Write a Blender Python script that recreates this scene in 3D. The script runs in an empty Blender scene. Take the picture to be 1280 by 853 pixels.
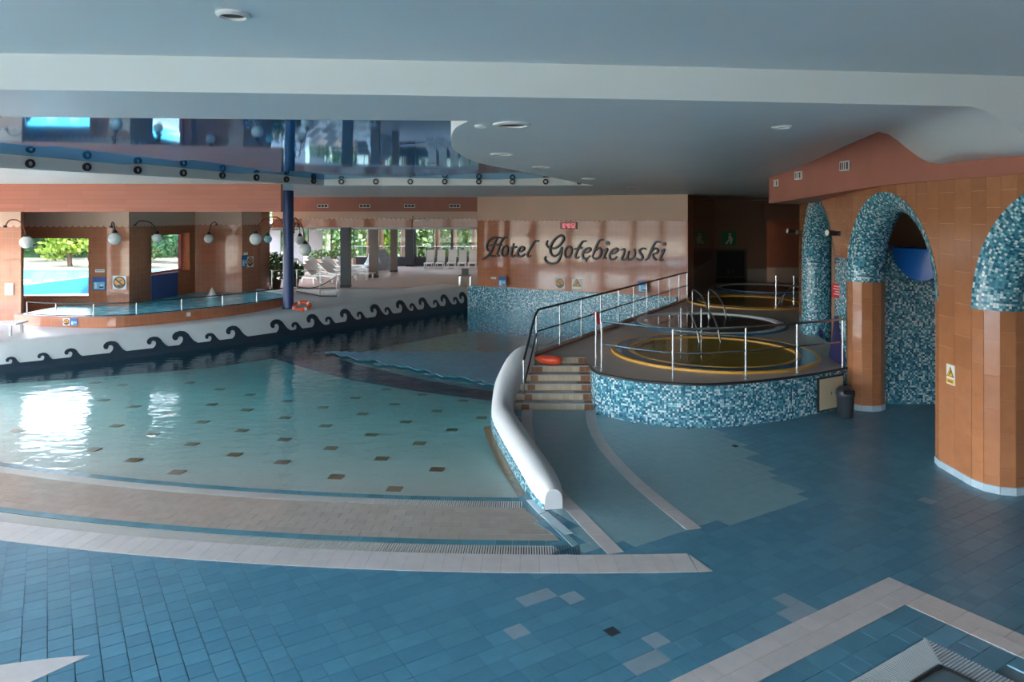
import bpy, math, random
from math import sin, cos, pi, sqrt, atan2, radians
from mathutils import Vector
from mathutils.geometry import delaunay_2d_cdt
random.seed(7)
S = bpy.context.scene
COL = S.collection

# ------------------------------------------------------------------ camera
CH, FP, CX, CY = 3.9, 910.0, 640.0, 268.0          # eye height, focal length and principal point in 1280x853 pixels
cam = bpy.data.cameras.new('camera'); cam.sensor_width = 36.0
cam.lens = 36.0 * FP / 1280.0
cam.shift_x = 0.0; cam.shift_y = -(426.5 - CY) / 1280.0
cam.clip_end = 400
camo = bpy.data.objects.new('camera', cam); COL.objects.link(camo)
camo.location = (0, 0, CH); camo.rotation_euler = (radians(90), 0, 0)
S.camera = camo

# ------------------------------------------------------------------ world, sun, exposure
SKY, SUN, EXPO = 1.0, 1.3, 5.08
w = bpy.data.worlds.new('sky'); S.world = w; w.use_nodes = True
nt = w.node_tree; nt.nodes.clear()
out = nt.nodes.new('ShaderNodeOutputWorld'); bg = nt.nodes.new('ShaderNodeBackground')
sky = nt.nodes.new('ShaderNodeTexSky')
try:
    sky.sky_type = 'NISHITA'
except Exception:
    pass
sky.sun_disc = False; sky.sun_elevation = radians(48); sky.sun_rotation = radians(-60)
sky.air_density = 1.0; sky.dust_density = 3.0
hs = nt.nodes.new('ShaderNodeHueSaturation'); hs.inputs['Saturation'].default_value = 0.55
nt.links.new(sky.outputs[0], hs.inputs['Color']); nt.links.new(hs.outputs[0], bg.inputs[0])
bg.inputs[1].default_value = 0.16 * SKY
nt.links.new(bg.outputs[0], out.inputs[0])
sl = bpy.data.lights.new('sun_offscreen', 'SUN'); sl.energy = SUN; sl.angle = radians(2); sl.color = (1.0, 0.93, 0.82)
so = bpy.data.objects.new('sun_offscreen', sl); COL.objects.link(so)
so.rotation_euler = Vector((-0.50, 0.22, -0.80)).to_track_quat('-Z', 'Y').to_euler()
def portal(name, loc, rot, sx, sy):
    l = bpy.data.lights.new(name, 'AREA'); l.shape = 'RECTANGLE'; l.size = sx; l.size_y = sy
    l.cycles.is_portal = True
    o = bpy.data.objects.new(name, l); COL.objects.link(o); o.location = loc; o.rotation_euler = rot
portal('window_left_offscreen', (-17.6, 5.5, 2.35), (0, radians(-90), 0), 4.5, 23)
portal('window_rear_offscreen', (-8.2, -7.6, 2.45), (radians(90), 0, 0), 18.6, 4.7)
portal('window_deck_offscreen', (-17.7, 19.4, 2.25), (0, radians(-90), 0), 2.8, 2.3)  # portal of the added, unseen deck window that brings fill light
portal('window_hall', (-8.0, 43.9, 2.0), (radians(-90), 0, 0), 15.5, 2.4)
S.view_settings.view_transform = 'Standard'; S.view_settings.look = 'None'
S.view_settings.gamma = 1.0; S.view_settings.use_curve_mapping = False
S.view_settings.exposure = EXPO
S.cycles.max_bounces = 10; S.cycles.diffuse_bounces = 8; S.cycles.glossy_bounces = 4
S.cycles.transparent_max_bounces = 24; S.cycles.use_denoising = True
S.cycles.sample_clamp_indirect = 6.0
S.cycles.caustics_reflective = False; S.cycles.caustics_refractive = False

# ------------------------------------------------------------------ materials
def srgb(r, g, b):
    f = lambda c: (c / 255 / 12.92) if c <= 10 else ((c / 255 + 0.055) / 1.055) ** 2.4
    return (f(r), f(g), f(b), 1.0)
MATS = {}
def nodes_of(name):
    m = bpy.data.materials.new(name); m.use_nodes = True; MATS[name] = m
    t = m.node_tree; b = t.nodes['Principled BSDF']
    return m, t, b
def plain(name, col, rough=0.5, metal=0.0, spec=0.5, vary=0.0, vscale=3.0, bump=0.0, bscale=20.0, emit=0.0, coat=0.0):
    m, t, b = nodes_of(name)
    b.inputs['Base Color'].default_value = col; b.inputs['Roughness'].default_value = rough
    b.inputs['Metallic'].default_value = metal; b.inputs['Specular IOR Level'].default_value = spec
    b.inputs['Coat Weight'].default_value = coat
    if vary > 0:
        tc = t.nodes.new('ShaderNodeTexCoord'); n = t.nodes.new('ShaderNodeTexNoise')
        n.inputs['Scale'].default_value = vscale; n.inputs['Detail'].default_value = 4
        t.links.new(tc.outputs['Object'], n.inputs['Vector'])
        h = t.nodes.new('ShaderNodeHueSaturation'); h.inputs['Color'].default_value = col
        mr = t.nodes.new('ShaderNodeMapRange'); mr.inputs[1].default_value = 0.3; mr.inputs[2].default_value = 0.7
        mr.inputs[3].default_value = 1 - vary; mr.inputs[4].default_value = 1 + vary
        t.links.new(n.outputs['Fac'], mr.inputs[0]); t.links.new(mr.outputs[0], h.inputs['Value'])
        t.links.new(h.outputs[0], b.inputs['Base Color'])
    if bump > 0:
        tc = t.nodes.new('ShaderNodeTexCoord'); n = t.nodes.new('ShaderNodeTexNoise')
        n.inputs['Scale'].default_value = bscale; n.inputs['Detail'].default_value = 3
        t.links.new(tc.outputs['Object'], n.inputs['Vector'])
        bp = t.nodes.new('ShaderNodeBump'); bp.inputs['Strength'].default_value = bump; bp.inputs['Distance'].default_value = 0.02
        t.links.new(n.outputs['Fac'], bp.inputs['Height']); t.links.new(bp.outputs[0], b.inputs['Normal'])
    if emit > 0:
        b.inputs['Emission Color'].default_value = col; b.inputs['Emission Strength'].default_value = emit
    return m
def object_random(name, col, rough, vary, hue=0.0, coat=0.0):
    """a glazed tile whose tone differs a little from piece to piece, with fine cloudy wear"""
    m, t, b = nodes_of(name)
    oi = t.nodes.new('ShaderNodeObjectInfo')
    tc = t.nodes.new('ShaderNodeTexCoord'); n = t.nodes.new('ShaderNodeTexNoise')
    n.inputs['Scale'].default_value = 6.0; n.inputs['Detail'].default_value = 5
    t.links.new(tc.outputs['Object'], n.inputs['Vector'])
    mr = t.nodes.new('ShaderNodeMapRange'); mr.inputs[3].default_value = 1 - vary; mr.inputs[4].default_value = 1 + vary
    t.links.new(oi.outputs['Random'], mr.inputs[0])
    mr2 = t.nodes.new('ShaderNodeMapRange'); mr2.inputs[1].default_value = 0.3; mr2.inputs[2].default_value = 0.7
    mr2.inputs[3].default_value = 0.94; mr2.inputs[4].default_value = 1.06
    t.links.new(n.outputs['Fac'], mr2.inputs[0])
    mu = t.nodes.new('ShaderNodeMath'); mu.operation = 'MULTIPLY'
    t.links.new(mr.outputs[0], mu.inputs[0]); t.links.new(mr2.outputs[0], mu.inputs[1])
    h = t.nodes.new('ShaderNodeHueSaturation'); h.inputs['Color'].default_value = col
    t.links.new(mu.outputs[0], h.inputs['Value']); t.links.new(h.outputs[0], b.inputs['Base Color'])
    b.inputs['Roughness'].default_value = rough; b.inputs['Coat Weight'].default_value = coat
    return m
def mosaic(name, cols, size=0.05, rough=0.18, grout=(0.10, 0.16, 0.19, 1)):
    m, t, b = nodes_of(name)
    uv = t.nodes.new('ShaderNodeUVMap')
    sc = t.nodes.new('ShaderNodeVectorMath'); sc.operation = 'SCALE'; sc.inputs['Scale'].default_value = 1 / size
    t.links.new(uv.outputs[0], sc.inputs[0])
    fl = t.nodes.new('ShaderNodeVectorMath'); fl.operation = 'FLOOR'; t.links.new(sc.outputs[0], fl.inputs[0])
    wn = t.nodes.new('ShaderNodeTexWhiteNoise'); wn.noise_dimensions = '2D'; t.links.new(fl.outputs[0], wn.inputs['Vector'])
    cr = t.nodes.new('ShaderNodeValToRGB'); cr.color_ramp.interpolation = 'CONSTANT'
    el = cr.color_ramp.elements
    n = 0
    for p, c in cols:
        if n < 2:
            e = el[n]; e.position = p
        else:
            e = el.new(p)
        e.color = c; n += 1
    t.links.new(wn.outputs['Value'], cr.inputs[0])
    fr = t.nodes.new('ShaderNodeVectorMath'); fr.operation = 'FRACTION'; t.links.new(sc.outputs[0], fr.inputs[0])
    sx = t.nodes.new('ShaderNodeSeparateXYZ'); t.links.new(fr.outputs[0], sx.inputs[0])
    mx = t.nodes.new('ShaderNodeMath'); mx.operation = 'MINIMUM'
    t.links.new(sx.outputs[0], mx.inputs[0]); t.links.new(sx.outputs[1], mx.inputs[1])
    gt = t.nodes.new('ShaderNodeMath'); gt.operation = 'GREATER_THAN'; gt.inputs[1].default_value = 0.08
    t.links.new(mx.outputs[0], gt.inputs[0])
    mix = t.nodes.new('ShaderNodeMix'); mix.data_type = 'RGBA'; mix.inputs['A'].default_value = grout
    t.links.new(gt.outputs[0], mix.inputs['Factor']); t.links.new(cr.outputs[0], mix.inputs['B'])
    t.links.new(mix.outputs['Result'], b.inputs['Base Color'])
    b.inputs['Roughness'].default_value = rough
    return m
def brick(name, col, col2, mortar, bw, bh, msize=0.006, rough=0.2, offset=0.5, bump=0.15, wob=0.0, wscale=3.0):
    m, t, b = nodes_of(name)
    uv = t.nodes.new('ShaderNodeUVMap'); br = t.nodes.new('ShaderNodeTexBrick')
    br.inputs['Color1'].default_value = col; br.inputs['Color2'].default_value = col2; br.inputs['Mortar'].default_value = mortar
    br.inputs['Scale'].default_value = 1.0; br.inputs['Brick Width'].default_value = bw; br.inputs['Row Height'].default_value = bh
    br.inputs['Mortar Size'].default_value = msize; br.offset = offset; br.inputs['Mortar Smooth'].default_value = 0.1
    t.links.new(uv.outputs[0], br.inputs['Vector']); t.links.new(br.outputs['Color'], b.inputs['Base Color'])
    bp = t.nodes.new('ShaderNodeBump'); bp.inputs['Strength'].default_value = bump; bp.inputs['Distance'].default_value = 0.004
    bp.invert = True
    t.links.new(br.outputs['Fac'], bp.inputs['Height'])
    if wob > 0:
        n = t.nodes.new('ShaderNodeTexNoise'); n.inputs['Scale'].default_value = wscale; n.inputs['Detail'].default_value = 2
        t.links.new(uv.outputs[0], n.inputs['Vector'])
        b2 = t.nodes.new('ShaderNodeBump'); b2.inputs['Strength'].default_value = wob; b2.inputs['Distance'].default_value = 0.02
        t.links.new(n.outputs['Fac'], b2.inputs['Height']); t.links.new(b2.outputs[0], bp.inputs['Normal'])
    t.links.new(bp.outputs[0], b.inputs['Normal']); b.inputs['Roughness'].default_value = rough
    return m
def water(name, tint, bump=0.10, scale=2.2, volume=None, dens=0.5, stretch=1.0):
    m = bpy.data.materials.new(name); m.use_nodes = True; MATS[name] = m
    t = m.node_tree; t.nodes.clear()
    o = t.nodes.new('ShaderNodeOutputMaterial'); mix = t.nodes.new('ShaderNodeMixShader')
    tr = t.nodes.new('ShaderNodeBsdfTransparent'); tr.inputs[0].default_value = tint
    gl = t.nodes.new('ShaderNodeBsdfGlossy'); gl.inputs['Roughness'].default_value = 0.03
    fr = t.nodes.new('ShaderNodeFresnel'); fr.inputs['IOR'].default_value = 1.31
    tc = t.nodes.new('ShaderNodeTexCoord'); n = t.nodes.new('ShaderNodeTexNoise')
    mp = t.nodes.new('ShaderNodeMapping'); mp.inputs['Scale'].default_value = (1, stretch, 1)
    n.inputs['Scale'].default_value = scale; n.inputs['Detail'].default_value = 3
    t.links.new(tc.outputs['Object'], mp.inputs[0]); t.links.new(mp.outputs[0], n.inputs['Vector'])
    bp = t.nodes.new('ShaderNodeBump'); bp.inputs['Strength'].default_value = bump; bp.inputs['Distance'].default_value = 0.05
    t.links.new(n.outputs['Fac'], bp.inputs['Height'])
    t.links.new(bp.outputs[0], gl.inputs['Normal']); t.links.new(bp.outputs[0], fr.inputs['Normal'])
    ge = t.nodes.new('ShaderNodeNewGeometry'); fb = t.nodes.new('ShaderNodeMath'); fb.operation = 'SUBTRACT'; fb.inputs[0].default_value = 1.0
    t.links.new(ge.outputs['Backfacing'], fb.inputs[1]); fm = t.nodes.new('ShaderNodeMath'); fm.operation = 'MULTIPLY'
    t.links.new(fr.outputs[0], fm.inputs[0]); t.links.new(fb.outputs[0], fm.inputs[1])
    t.links.new(fm.outputs[0], mix.inputs[0]); t.links.new(tr.outputs[0], mix.inputs[1]); t.links.new(gl.outputs[0], mix.inputs[2])
    t.links.new(mix.outputs[0], o.inputs['Surface'])
    if volume:
        va = t.nodes.new('ShaderNodeVolumeAbsorption'); va.inputs['Color'].default_value = volume; va.inputs['Density'].default_value = dens
        t.links.new(va.outputs[0], o.inputs['Volume'])
    return m
def glass(name, tint, rough=0.0):
    m = bpy.data.materials.new(name); m.use_nodes = True; MATS[name] = m
    t = m.node_tree; t.nodes.clear()
    o = t.nodes.new('ShaderNodeOutputMaterial'); mix = t.nodes.new('ShaderNodeMixShader')
    tr = t.nodes.new('ShaderNodeBsdfTransparent'); tr.inputs[0].default_value = tint
    gl = t.nodes.new('ShaderNodeBsdfGlossy'); gl.inputs['Roughness'].default_value = rough
    fr = t.nodes.new('ShaderNodeFresnel'); fr.inputs['IOR'].default_value = 1.45
    ge = t.nodes.new('ShaderNodeNewGeometry'); fb = t.nodes.new('ShaderNodeMath'); fb.operation = 'SUBTRACT'; fb.inputs[0].default_value = 1.0
    t.links.new(ge.outputs['Backfacing'], fb.inputs[1]); fm = t.nodes.new('ShaderNodeMath'); fm.operation = 'MULTIPLY'
    t.links.new(fr.outputs[0], fm.inputs[0]); t.links.new(fb.outputs[0], fm.inputs[1])
    t.links.new(fm.outputs[0], mix.inputs[0]); t.links.new(tr.outputs[0], mix.inputs[1]); t.links.new(gl.outputs[0], mix.inputs[2])
    t.links.new(mix.outputs[0], o.inputs['Surface'])
    return m

plain('ceiling_paint', srgb(208, 213, 216), 0.42, vary=0.03, vscale=0.6, bump=0.03, bscale=1.2)
plain('nosing_grey', srgb(164, 184, 192), 0.35)
plain('recess_white', srgb(225, 226, 226), 0.5)
plain('white_plaster', srgb(200, 203, 206), 0.45, vary=0.03, vscale=1.5)
plain('deck_white', srgb(176, 188, 198), 0.35, vary=0.05, vscale=1.2)
plain('navy', srgb(38, 52, 66), 0.35)
plain('navy_paint', srgb(40, 42, 92), 0.3)
plain('terracotta', srgb(166, 104, 88), 0.55, vary=0.06, vscale=1.5)
plain('cream', srgb(208, 172, 150), 0.45, vary=0.04, vscale=0.8)
plain('grout', srgb(92, 112, 122), 0.8)
plain('grout_light', srgb(196, 150, 112), 0.7)
plain('grout_grey', srgb(150, 146, 140), 0.8)
for i, c in enumerate([(78, 132, 156), (83, 137, 161), (74, 128, 153)]):
    object_random('tile_blue_%d' % i, srgb(*c), 0.32, 0.06)
object_random('tile_pale', srgb(128, 164, 174), 0.34, 0.04)
object_random('tile_grey', srgb(138, 158, 172), 0.34, 0.05)
object_random('tile_white', srgb(196, 190, 190), 0.35, 0.04)
object_random('tile_beige', srgb(172, 162, 154), 0.15, 0.06)
object_random('tile_orange', srgb(170, 114, 80), 0.12, 0.08)
object_random('tile_brown', srgb(136, 92, 62), 0.3, 0.15)
object_random('tile_cream', srgb(190, 172, 150), 0.25, 0.10)
object_random('tile_tread', srgb(172, 162, 156), 0.35, 0.05)
object_random('tile_skirt', srgb(168, 190, 204), 0.3, 0.05)
object_random('tile_pool_white', srgb(190, 214, 226), 0.25, 0.05)
object_random('tile_line_blue', srgb(84, 134, 150), 0.25, 0.15)
plain('terrace_tile', srgb(184, 170, 162), 0.45, vary=0.05, vscale=2.0)
plain('pool_floor', srgb(190, 186, 180), 0.5, vary=0.04, vscale=1.0)
plain('pool_band', srgb(30, 84, 124), 0.5)
plain('spa_bright', srgb(80, 205, 230), 0.4, vary=0.2, vscale=3.0)
plain('grating_white', srgb(206, 204, 200), 0.4)
plain('grating_grey', srgb(176, 186, 194), 0.35)
plain('channel_dark', srgb(46, 52, 54), 0.7)
plain('steel', srgb(190, 192, 194), 0.22, metal=1.0)
plain('dark_rail', srgb(52, 54, 60), 0.35, metal=0.4)
plain('black', srgb(26, 26, 30), 0.4)
plain('bin_grey', srgb(52, 58, 66), 0.42)
plain('panel_beige', srgb(200, 186, 158), 0.5)
plain('orange_foam', srgb(232, 84, 44), 0.4)
plain('white_plastic', srgb(222, 222, 220), 0.35)
plain('globe', srgb(232, 232, 228), 0.25)
plain('globe_blue', srgb(150, 196, 208), 0.25)
plain('copper', srgb(120, 62, 44), 0.35, metal=0.5)
plain('gold', srgb(206, 156, 66), 0.35)
plain('rim_blue', srgb(32, 92, 128), 0.25)
plain('rim_white', srgb(196, 204, 212), 0.3)
plain('tub_olive', srgb(150, 128, 44), 0.5)
plain('tub_dark', srgb(36, 52, 66), 0.5)
plain('column_blue', srgb(44, 64, 112), 0.35, bump=0.3, bscale=30)
plain('column_brown', srgb(86, 72, 66), 0.3, vary=0.1)
plain('column_dark', srgb(52, 58, 68), 0.4)
plain('hall_floor', srgb(170, 146, 138), 0.45, vary=0.04, vscale=2.0)
plain('brown_wall', srgb(150, 118, 100), 0.5, vary=0.06, vscale=0.7)
plain('brown_dark', srgb(136, 90, 74), 0.5, vary=0.05)
plain('band_grey', srgb(168, 160, 150), 0.45)
plain('door_dark', srgb(50, 50, 54), 0.3)
plain('door_frame', srgb(96, 94, 94), 0.4)
plain('frame_white', srgb(214, 212, 212), 0.4)
plain('frame_red', srgb(150, 80, 84), 0.4)
plain('curtain', srgb(150, 150, 156), 0.7)
plain('leaf_dark', srgb(44, 84, 40), 0.5, vary=0.3, vscale=3)
plain('leaf_mid', srgb(92, 122, 70), 0.5, vary=0.3, vscale=2)
plain('leaf_light', srgb(150, 170, 60), 0.5, vary=0.25, vscale=2)
plain('bark', srgb(88, 68, 54), 0.8, vary=0.2, vscale=4)
plain('pot', srgb(92, 62, 50), 0.6)
plain('lawn', srgb(128, 128, 112), 0.8, vary=0.15, vscale=0.5)
plain('paving', srgb(176, 172, 166), 0.7, vary=0.06, vscale=0.4)
plain('outdoor_pool', srgb(90, 190, 220), 0.15)
plain('lounger_blue', srgb(40, 130, 190), 0.5)
plain('slide_blue', srgb(24, 84, 158), 0.2)
plain('sign_white', srgb(226, 226, 222), 0.4)
plain('sign_blue', srgb(28, 84, 150), 0.4)
plain('sign_lightblue', srgb(110, 180, 215), 0.4)
plain('sign_yellow', srgb(232, 184, 50), 0.4)
plain('sign_red', srgb(186, 34, 50), 0.4)
plain('sign_green', srgb(60, 140, 90), 0.4)
plain('sign_dark', srgb(36, 40, 60), 0.4)
plain('sign_ochre', srgb(226, 160, 60), 0.4)
plain('letter', srgb(50, 48, 54), 0.4)
plain('clock_case', srgb(96, 18, 30), 0.3)
plain('led', srgb(255, 120, 130), 0.4, emit=0.03)
plain('vent_dark', srgb(40, 40, 44), 0.6)
plain('outdoor_wall', srgb(190, 186, 178), 0.7)
plain('rock', srgb(150, 160, 172), 0.6, vary=0.2, vscale=5)
MC = [(0.0, srgb(36, 96, 122)), (0.20, srgb(58, 128, 152)), (0.44, srgb(86, 156, 178)), (0.65, srgb(140, 192, 206)), (0.83, srgb(206, 226, 232))]
mosaic('mosaic_teal', MC, 0.038)
mosaic('mosaic_small', MC, 0.03)
brick('sign_tile', srgb(176, 112, 82), srgb(170, 106, 76), srgb(186, 130, 102), 0.2, 0.2, 0.004, 0.06, 0.0, 0.12, 0.04, 0.8)
brick('beam_tile', srgb(176, 100, 78), srgb(164, 92, 70), srgb(150, 84, 64), 1.2, 0.12, 0.004, 0.4, 0.37, 0.1)
water('pool_water', (0.97, 1.0, 1.0, 1), 0.32, 2.6, (0.02, 0.82, 0.89, 1), 0.48, 1.6)
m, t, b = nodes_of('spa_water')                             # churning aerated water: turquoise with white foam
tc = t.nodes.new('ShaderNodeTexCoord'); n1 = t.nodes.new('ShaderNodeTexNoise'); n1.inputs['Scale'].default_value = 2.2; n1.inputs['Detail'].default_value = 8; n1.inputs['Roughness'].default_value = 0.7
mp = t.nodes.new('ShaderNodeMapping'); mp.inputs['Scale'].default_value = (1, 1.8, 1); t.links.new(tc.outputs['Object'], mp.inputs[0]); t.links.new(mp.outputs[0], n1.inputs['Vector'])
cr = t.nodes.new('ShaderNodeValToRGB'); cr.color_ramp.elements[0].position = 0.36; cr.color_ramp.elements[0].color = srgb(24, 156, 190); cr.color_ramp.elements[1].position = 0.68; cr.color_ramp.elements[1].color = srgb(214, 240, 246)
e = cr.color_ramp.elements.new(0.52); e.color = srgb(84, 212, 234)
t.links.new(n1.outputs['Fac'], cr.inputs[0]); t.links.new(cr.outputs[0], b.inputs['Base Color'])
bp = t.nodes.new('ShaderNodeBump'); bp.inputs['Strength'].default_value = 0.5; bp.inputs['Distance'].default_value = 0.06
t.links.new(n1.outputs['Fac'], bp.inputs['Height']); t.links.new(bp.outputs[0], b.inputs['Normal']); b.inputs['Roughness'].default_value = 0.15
water('tub_water', (0.9, 0.9, 0.85, 1), 0.05, 2.0)
glass('glass_clear', (0.92, 0.95, 0.96, 1)); glass('glass_tint', (0.32, 0.34, 0.36, 1))
# blue glossy stretch ceiling
m, t, b = nodes_of('blue_gloss')
t.nodes.remove(b); gl = t.nodes.new('ShaderNodeBsdfGlossy'); gl.inputs['Color'].default_value = (0.42, 0.66, 0.86, 1); gl.inputs['Roughness'].default_value = 0.04
df = t.nodes.new('ShaderNodeBsdfDiffuse'); df.inputs['Color'].default_value = srgb(28, 118, 178)
mx = t.nodes.new('ShaderNodeMixShader'); mx.inputs[0].default_value = 0.72
t.links.new(df.outputs[0], mx.inputs[1]); t.links.new(gl.outputs[0], mx.inputs[2]); t.links.new(mx.outputs[0], t.nodes['Material Output'].inputs['Surface'])

# ------------------------------------------------------------------ geometry helpers
def G(x, y, z=0.0):
    """photo pixel on a horizontal level z -> point"""
    Y = FP * (CH - z) / (y - CY)
    return Vector(((x - CX) / FP * Y, Y, z))
def on_plane(x, y, p0, n):
    d = Vector(((x - CX) / FP, 1.0, (CY - y) / FP)); o = Vector((0, 0, CH))
    k = (Vector(p0) - o).dot(Vector(n)) / d.dot(Vector(n))
    return o + d * k
def at_depth(x, y, Y):
    return Vector(((x - CX) / FP * Y, Y, CH + (CY - y) / FP * Y))
def smooth(a, b, x):
    t = max(0.0, min(1.0, (x - a) / (b - a))); return t * t * (3 - 2 * t)
def lerp(a, b, t): return a + (b - a) * t
def spline(pts, n=8, closed=False):
    P = [Vector(p) for p in pts]; N = len(P); res = []
    rng = range(N if closed else N - 1)
    for i in rng:
        p1, p2 = P[i], P[(i + 1) % N]
        p0 = P[i - 1] if (closed or i > 0) else p1 * 2 - p2
        p3 = P[(i + 2) % N] if (closed or i + 2 < N) else p2 * 2 - p1
        for k in range(n):
            t = k / n
            res.append(0.5 * ((2 * p1) + (p2 - p0) * t + (2 * p0 - 5 * p1 + 4 * p2 - p3) * t * t + (3 * p1 - p0 - 3 * p2 + p3) * t ** 3))
    if not closed: res.append(P[-1].copy())
    return res
def inside(p, poly):
    x, y = p[0], p[1]; c = False; j = len(poly) - 1
    for i in range(len(poly)):
        xi, yi = poly[i][0], poly[i][1]; xj, yj = poly[j][0], poly[j][1]
        if (yi > y) != (yj > y) and x < (xj - xi) * (y - yi) / (yj - yi) + xi: c = not c
        j = i
    return c
class MB:
    def __init__(s): s.v = []; s.f = []; s.uv = []; s.mi = []
    def add(s, pts, uv=None, mi=0):
        k = len(s.v); s.v += [Vector(p) for p in pts]; s.f.append(tuple(range(k, k + len(pts)))); s.uv.append(uv); s.mi.append(mi)
    def mesh(s, vs, fs, uvs=None, mi=0):
        k = len(s.v); s.v += [Vector(p) for p in vs]
        for i, f in enumerate(fs):
            s.f.append(tuple(a + k for a in f)); s.uv.append(uvs[i] if uvs else None); s.mi.append(mi)
    def box(s, x0, y0, z0, x1, y1, z1, mi=0):
        v = [(x0, y0, z0), (x1, y0, z0), (x1, y1, z0), (x0, y1, z0), (x0, y0, z1), (x1, y0, z1), (x1, y1, z1), (x0, y1, z1)]
        s.mesh(v, [(3, 2, 1, 0), (4, 5, 6, 7), (0, 1, 5, 4), (1, 2, 6, 5), (2, 3, 7, 6), (3, 0, 4, 7)], None, mi)
        return s
    def obox(s, c, size, ang):
        ca, sa = cos(ang), sin(ang); k = len(s.v); s.box(-size[0] / 2, -size[1] / 2, 0, size[0] / 2, size[1] / 2, size[2])
        for i in range(k, len(s.v)):
            x, y, z = s.v[i]; s.v[i] = Vector((c[0] + x * ca - y * sa, c[1] + x * sa + y * ca, c[2] + z))
        return s
    def slab(s, poly, z0, z1):
        """prism over a 2-D polygon (z values may be functions)"""
        n = len(poly); f0 = z0 if callable(z0) else (lambda p: z0); f1 = z1 if callable(z1) else (lambda p: z1)
        a = [Vector((p[0], p[1], f0(p))) for p in poly]; b = [Vector((p[0], p[1], f1(p))) for p in poly]
        ar = sum(poly[i][0] * poly[(i + 1) % n][1] - poly[(i + 1) % n][0] * poly[i][1] for i in range(n))
        if ar < 0: a.reverse(); b.reverse()
        s.mesh(a + b, [tuple(reversed(range(n))), tuple(range(n, 2 * n))] + [(i, (i + 1) % n, n + (i + 1) % n, n + i) for i in range(n)])
        return s
    def tube(s, path, r, n=8, closed=False, caps=True, flat=None):
        P = [Vector(p) for p in path]; N = len(P); rings = []
        up = Vector((0, 0, 1)); prev = None
        for i in range(N):
            a = P[i - 1] if (i > 0 or closed) else P[i]; b = P[(i + 1) % N] if (i < N - 1 or closed) else P[i]
            tg = (b - a).normalized() if (b - a).length > 1e-9 else Vector((0, 0, 1))
            ref = prev if prev is not None else (up if abs(tg.z) < 0.95 else Vector((1, 0, 0)))
            e = (ref - tg * ref.dot(tg))
            if e.length < 1e-6: e = tg.orthogonal()
            e.normalize(); prev = e; h = tg.cross(e)
            rr = r[i] if isinstance(r, (list, tuple)) else r
            rings.append([P[i] + (e * cos(2 * pi * k / n) + h * sin(2 * pi * k / n)) * rr for k in range(n)])
        vs = [p for q in rings for p in q]; fs = []
        for i in range(N if closed else N - 1):
            j = (i + 1) % N
            for k in range(n): fs.append((i * n + k, i * n + (k + 1) % n, j * n + (k + 1) % n, j * n + k))
        if caps and not closed: fs += [tuple(reversed(range(n))), tuple(range((N - 1) * n, N * n))]
        s.mesh(vs, fs); return s
    def lathe(s, prof, c=(0, 0, 0), n=20):
        vs = []; fs = []; m = len(prof)
        for k in range(n):
            a = 2 * pi * k / n
            for (r, z) in prof: vs.append((c[0] + r * cos(a), c[1] + r * sin(a), c[2] + z))
        for k in range(n):
            q = (k + 1) % n
            for i in range(m - 1):
                fs.append((k * m + i, q * m + i, q * m + i + 1, k * m + i + 1))
        s.mesh(vs, fs); return s
    def sphere(s, c, r, n=16, m=10, sz=1.0):
        return s.lathe([(r * sin(pi * i / m) + 1e-5, -r * sz * cos(pi * i / m)) for i in range(m + 1)], c, n)
    def grid(s, rows, uvs=None, closed=False, mi=0):
        """rows of equal point lists -> quads"""
        n = len(rows[0]); vs = [p for r in rows for p in r]; fs = []; us = []
        for i in range(len(rows) - 1):
            for k in range(n if closed else n - 1):
                q = (k + 1) % n
                fs.append((i * n + k, i * n + q, (i + 1) * n + q, (i + 1) * n + k))
                if uvs: us.append([uvs[i][k], uvs[i][q], uvs[i + 1][q], uvs[i + 1][k]])
        s.mesh(vs, fs, us if uvs else None, mi); return s
    def cdt(s, poly, holes=(), lines=(), spacing=None, zf=0.0, mi=None, flip=False, uv=None):
        vs = []; es = []
        def ring(p, closed=True):
            k = len(vs); n = len(p)
            for q in p: vs.append(Vector((q[0], q[1])))
            for i in range(n if closed else n - 1): es.append((k + i, k + (i + 1) % n))
        ring(poly)
        for h in holes: ring(h)
        for l in lines: ring(l, False)
        if spacing:
            x0 = min(p[0] for p in poly); x1 = max(p[0] for p in poly); y0 = min(p[1] for p in poly); y1 = max(p[1] for p in poly)
            y = y0 + spacing / 2
            while y < y1:
                x = x0 + spacing / 2
                while x < x1:
                    if inside((x, y), poly) and not any(inside((x, y), h) for h in holes): vs.append(Vector((x + random.uniform(-.01, .01), y + random.uniform(-.01, .01))))
                    x += spacing
                y += spacing
        ov, oe, of, *_ = delaunay_2d_cdt(vs, es, [], 0, 1e-5)
        z = zf if callable(zf) else (lambda p: zf)
        k = len(s.v); s.v += [Vector((p.x, p.y, z(p))) for p in ov]
        for f in of:
            c = (ov[f[0]] + ov[f[1]] + ov[f[2]]) / 3
            if not inside(c, poly) or any(inside(c, h) for h in holes): continue
            ar = (ov[f[1]] - ov[f[0]]).cross(ov[f[2]] - ov[f[0]])
            g = tuple(f) if (ar > 0) != flip else tuple(reversed(f))
            s.f.append(tuple(a + k for a in g)); s.uv.append(None); s.mi.append(mi(c) if mi else 0)
        return s
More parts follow.
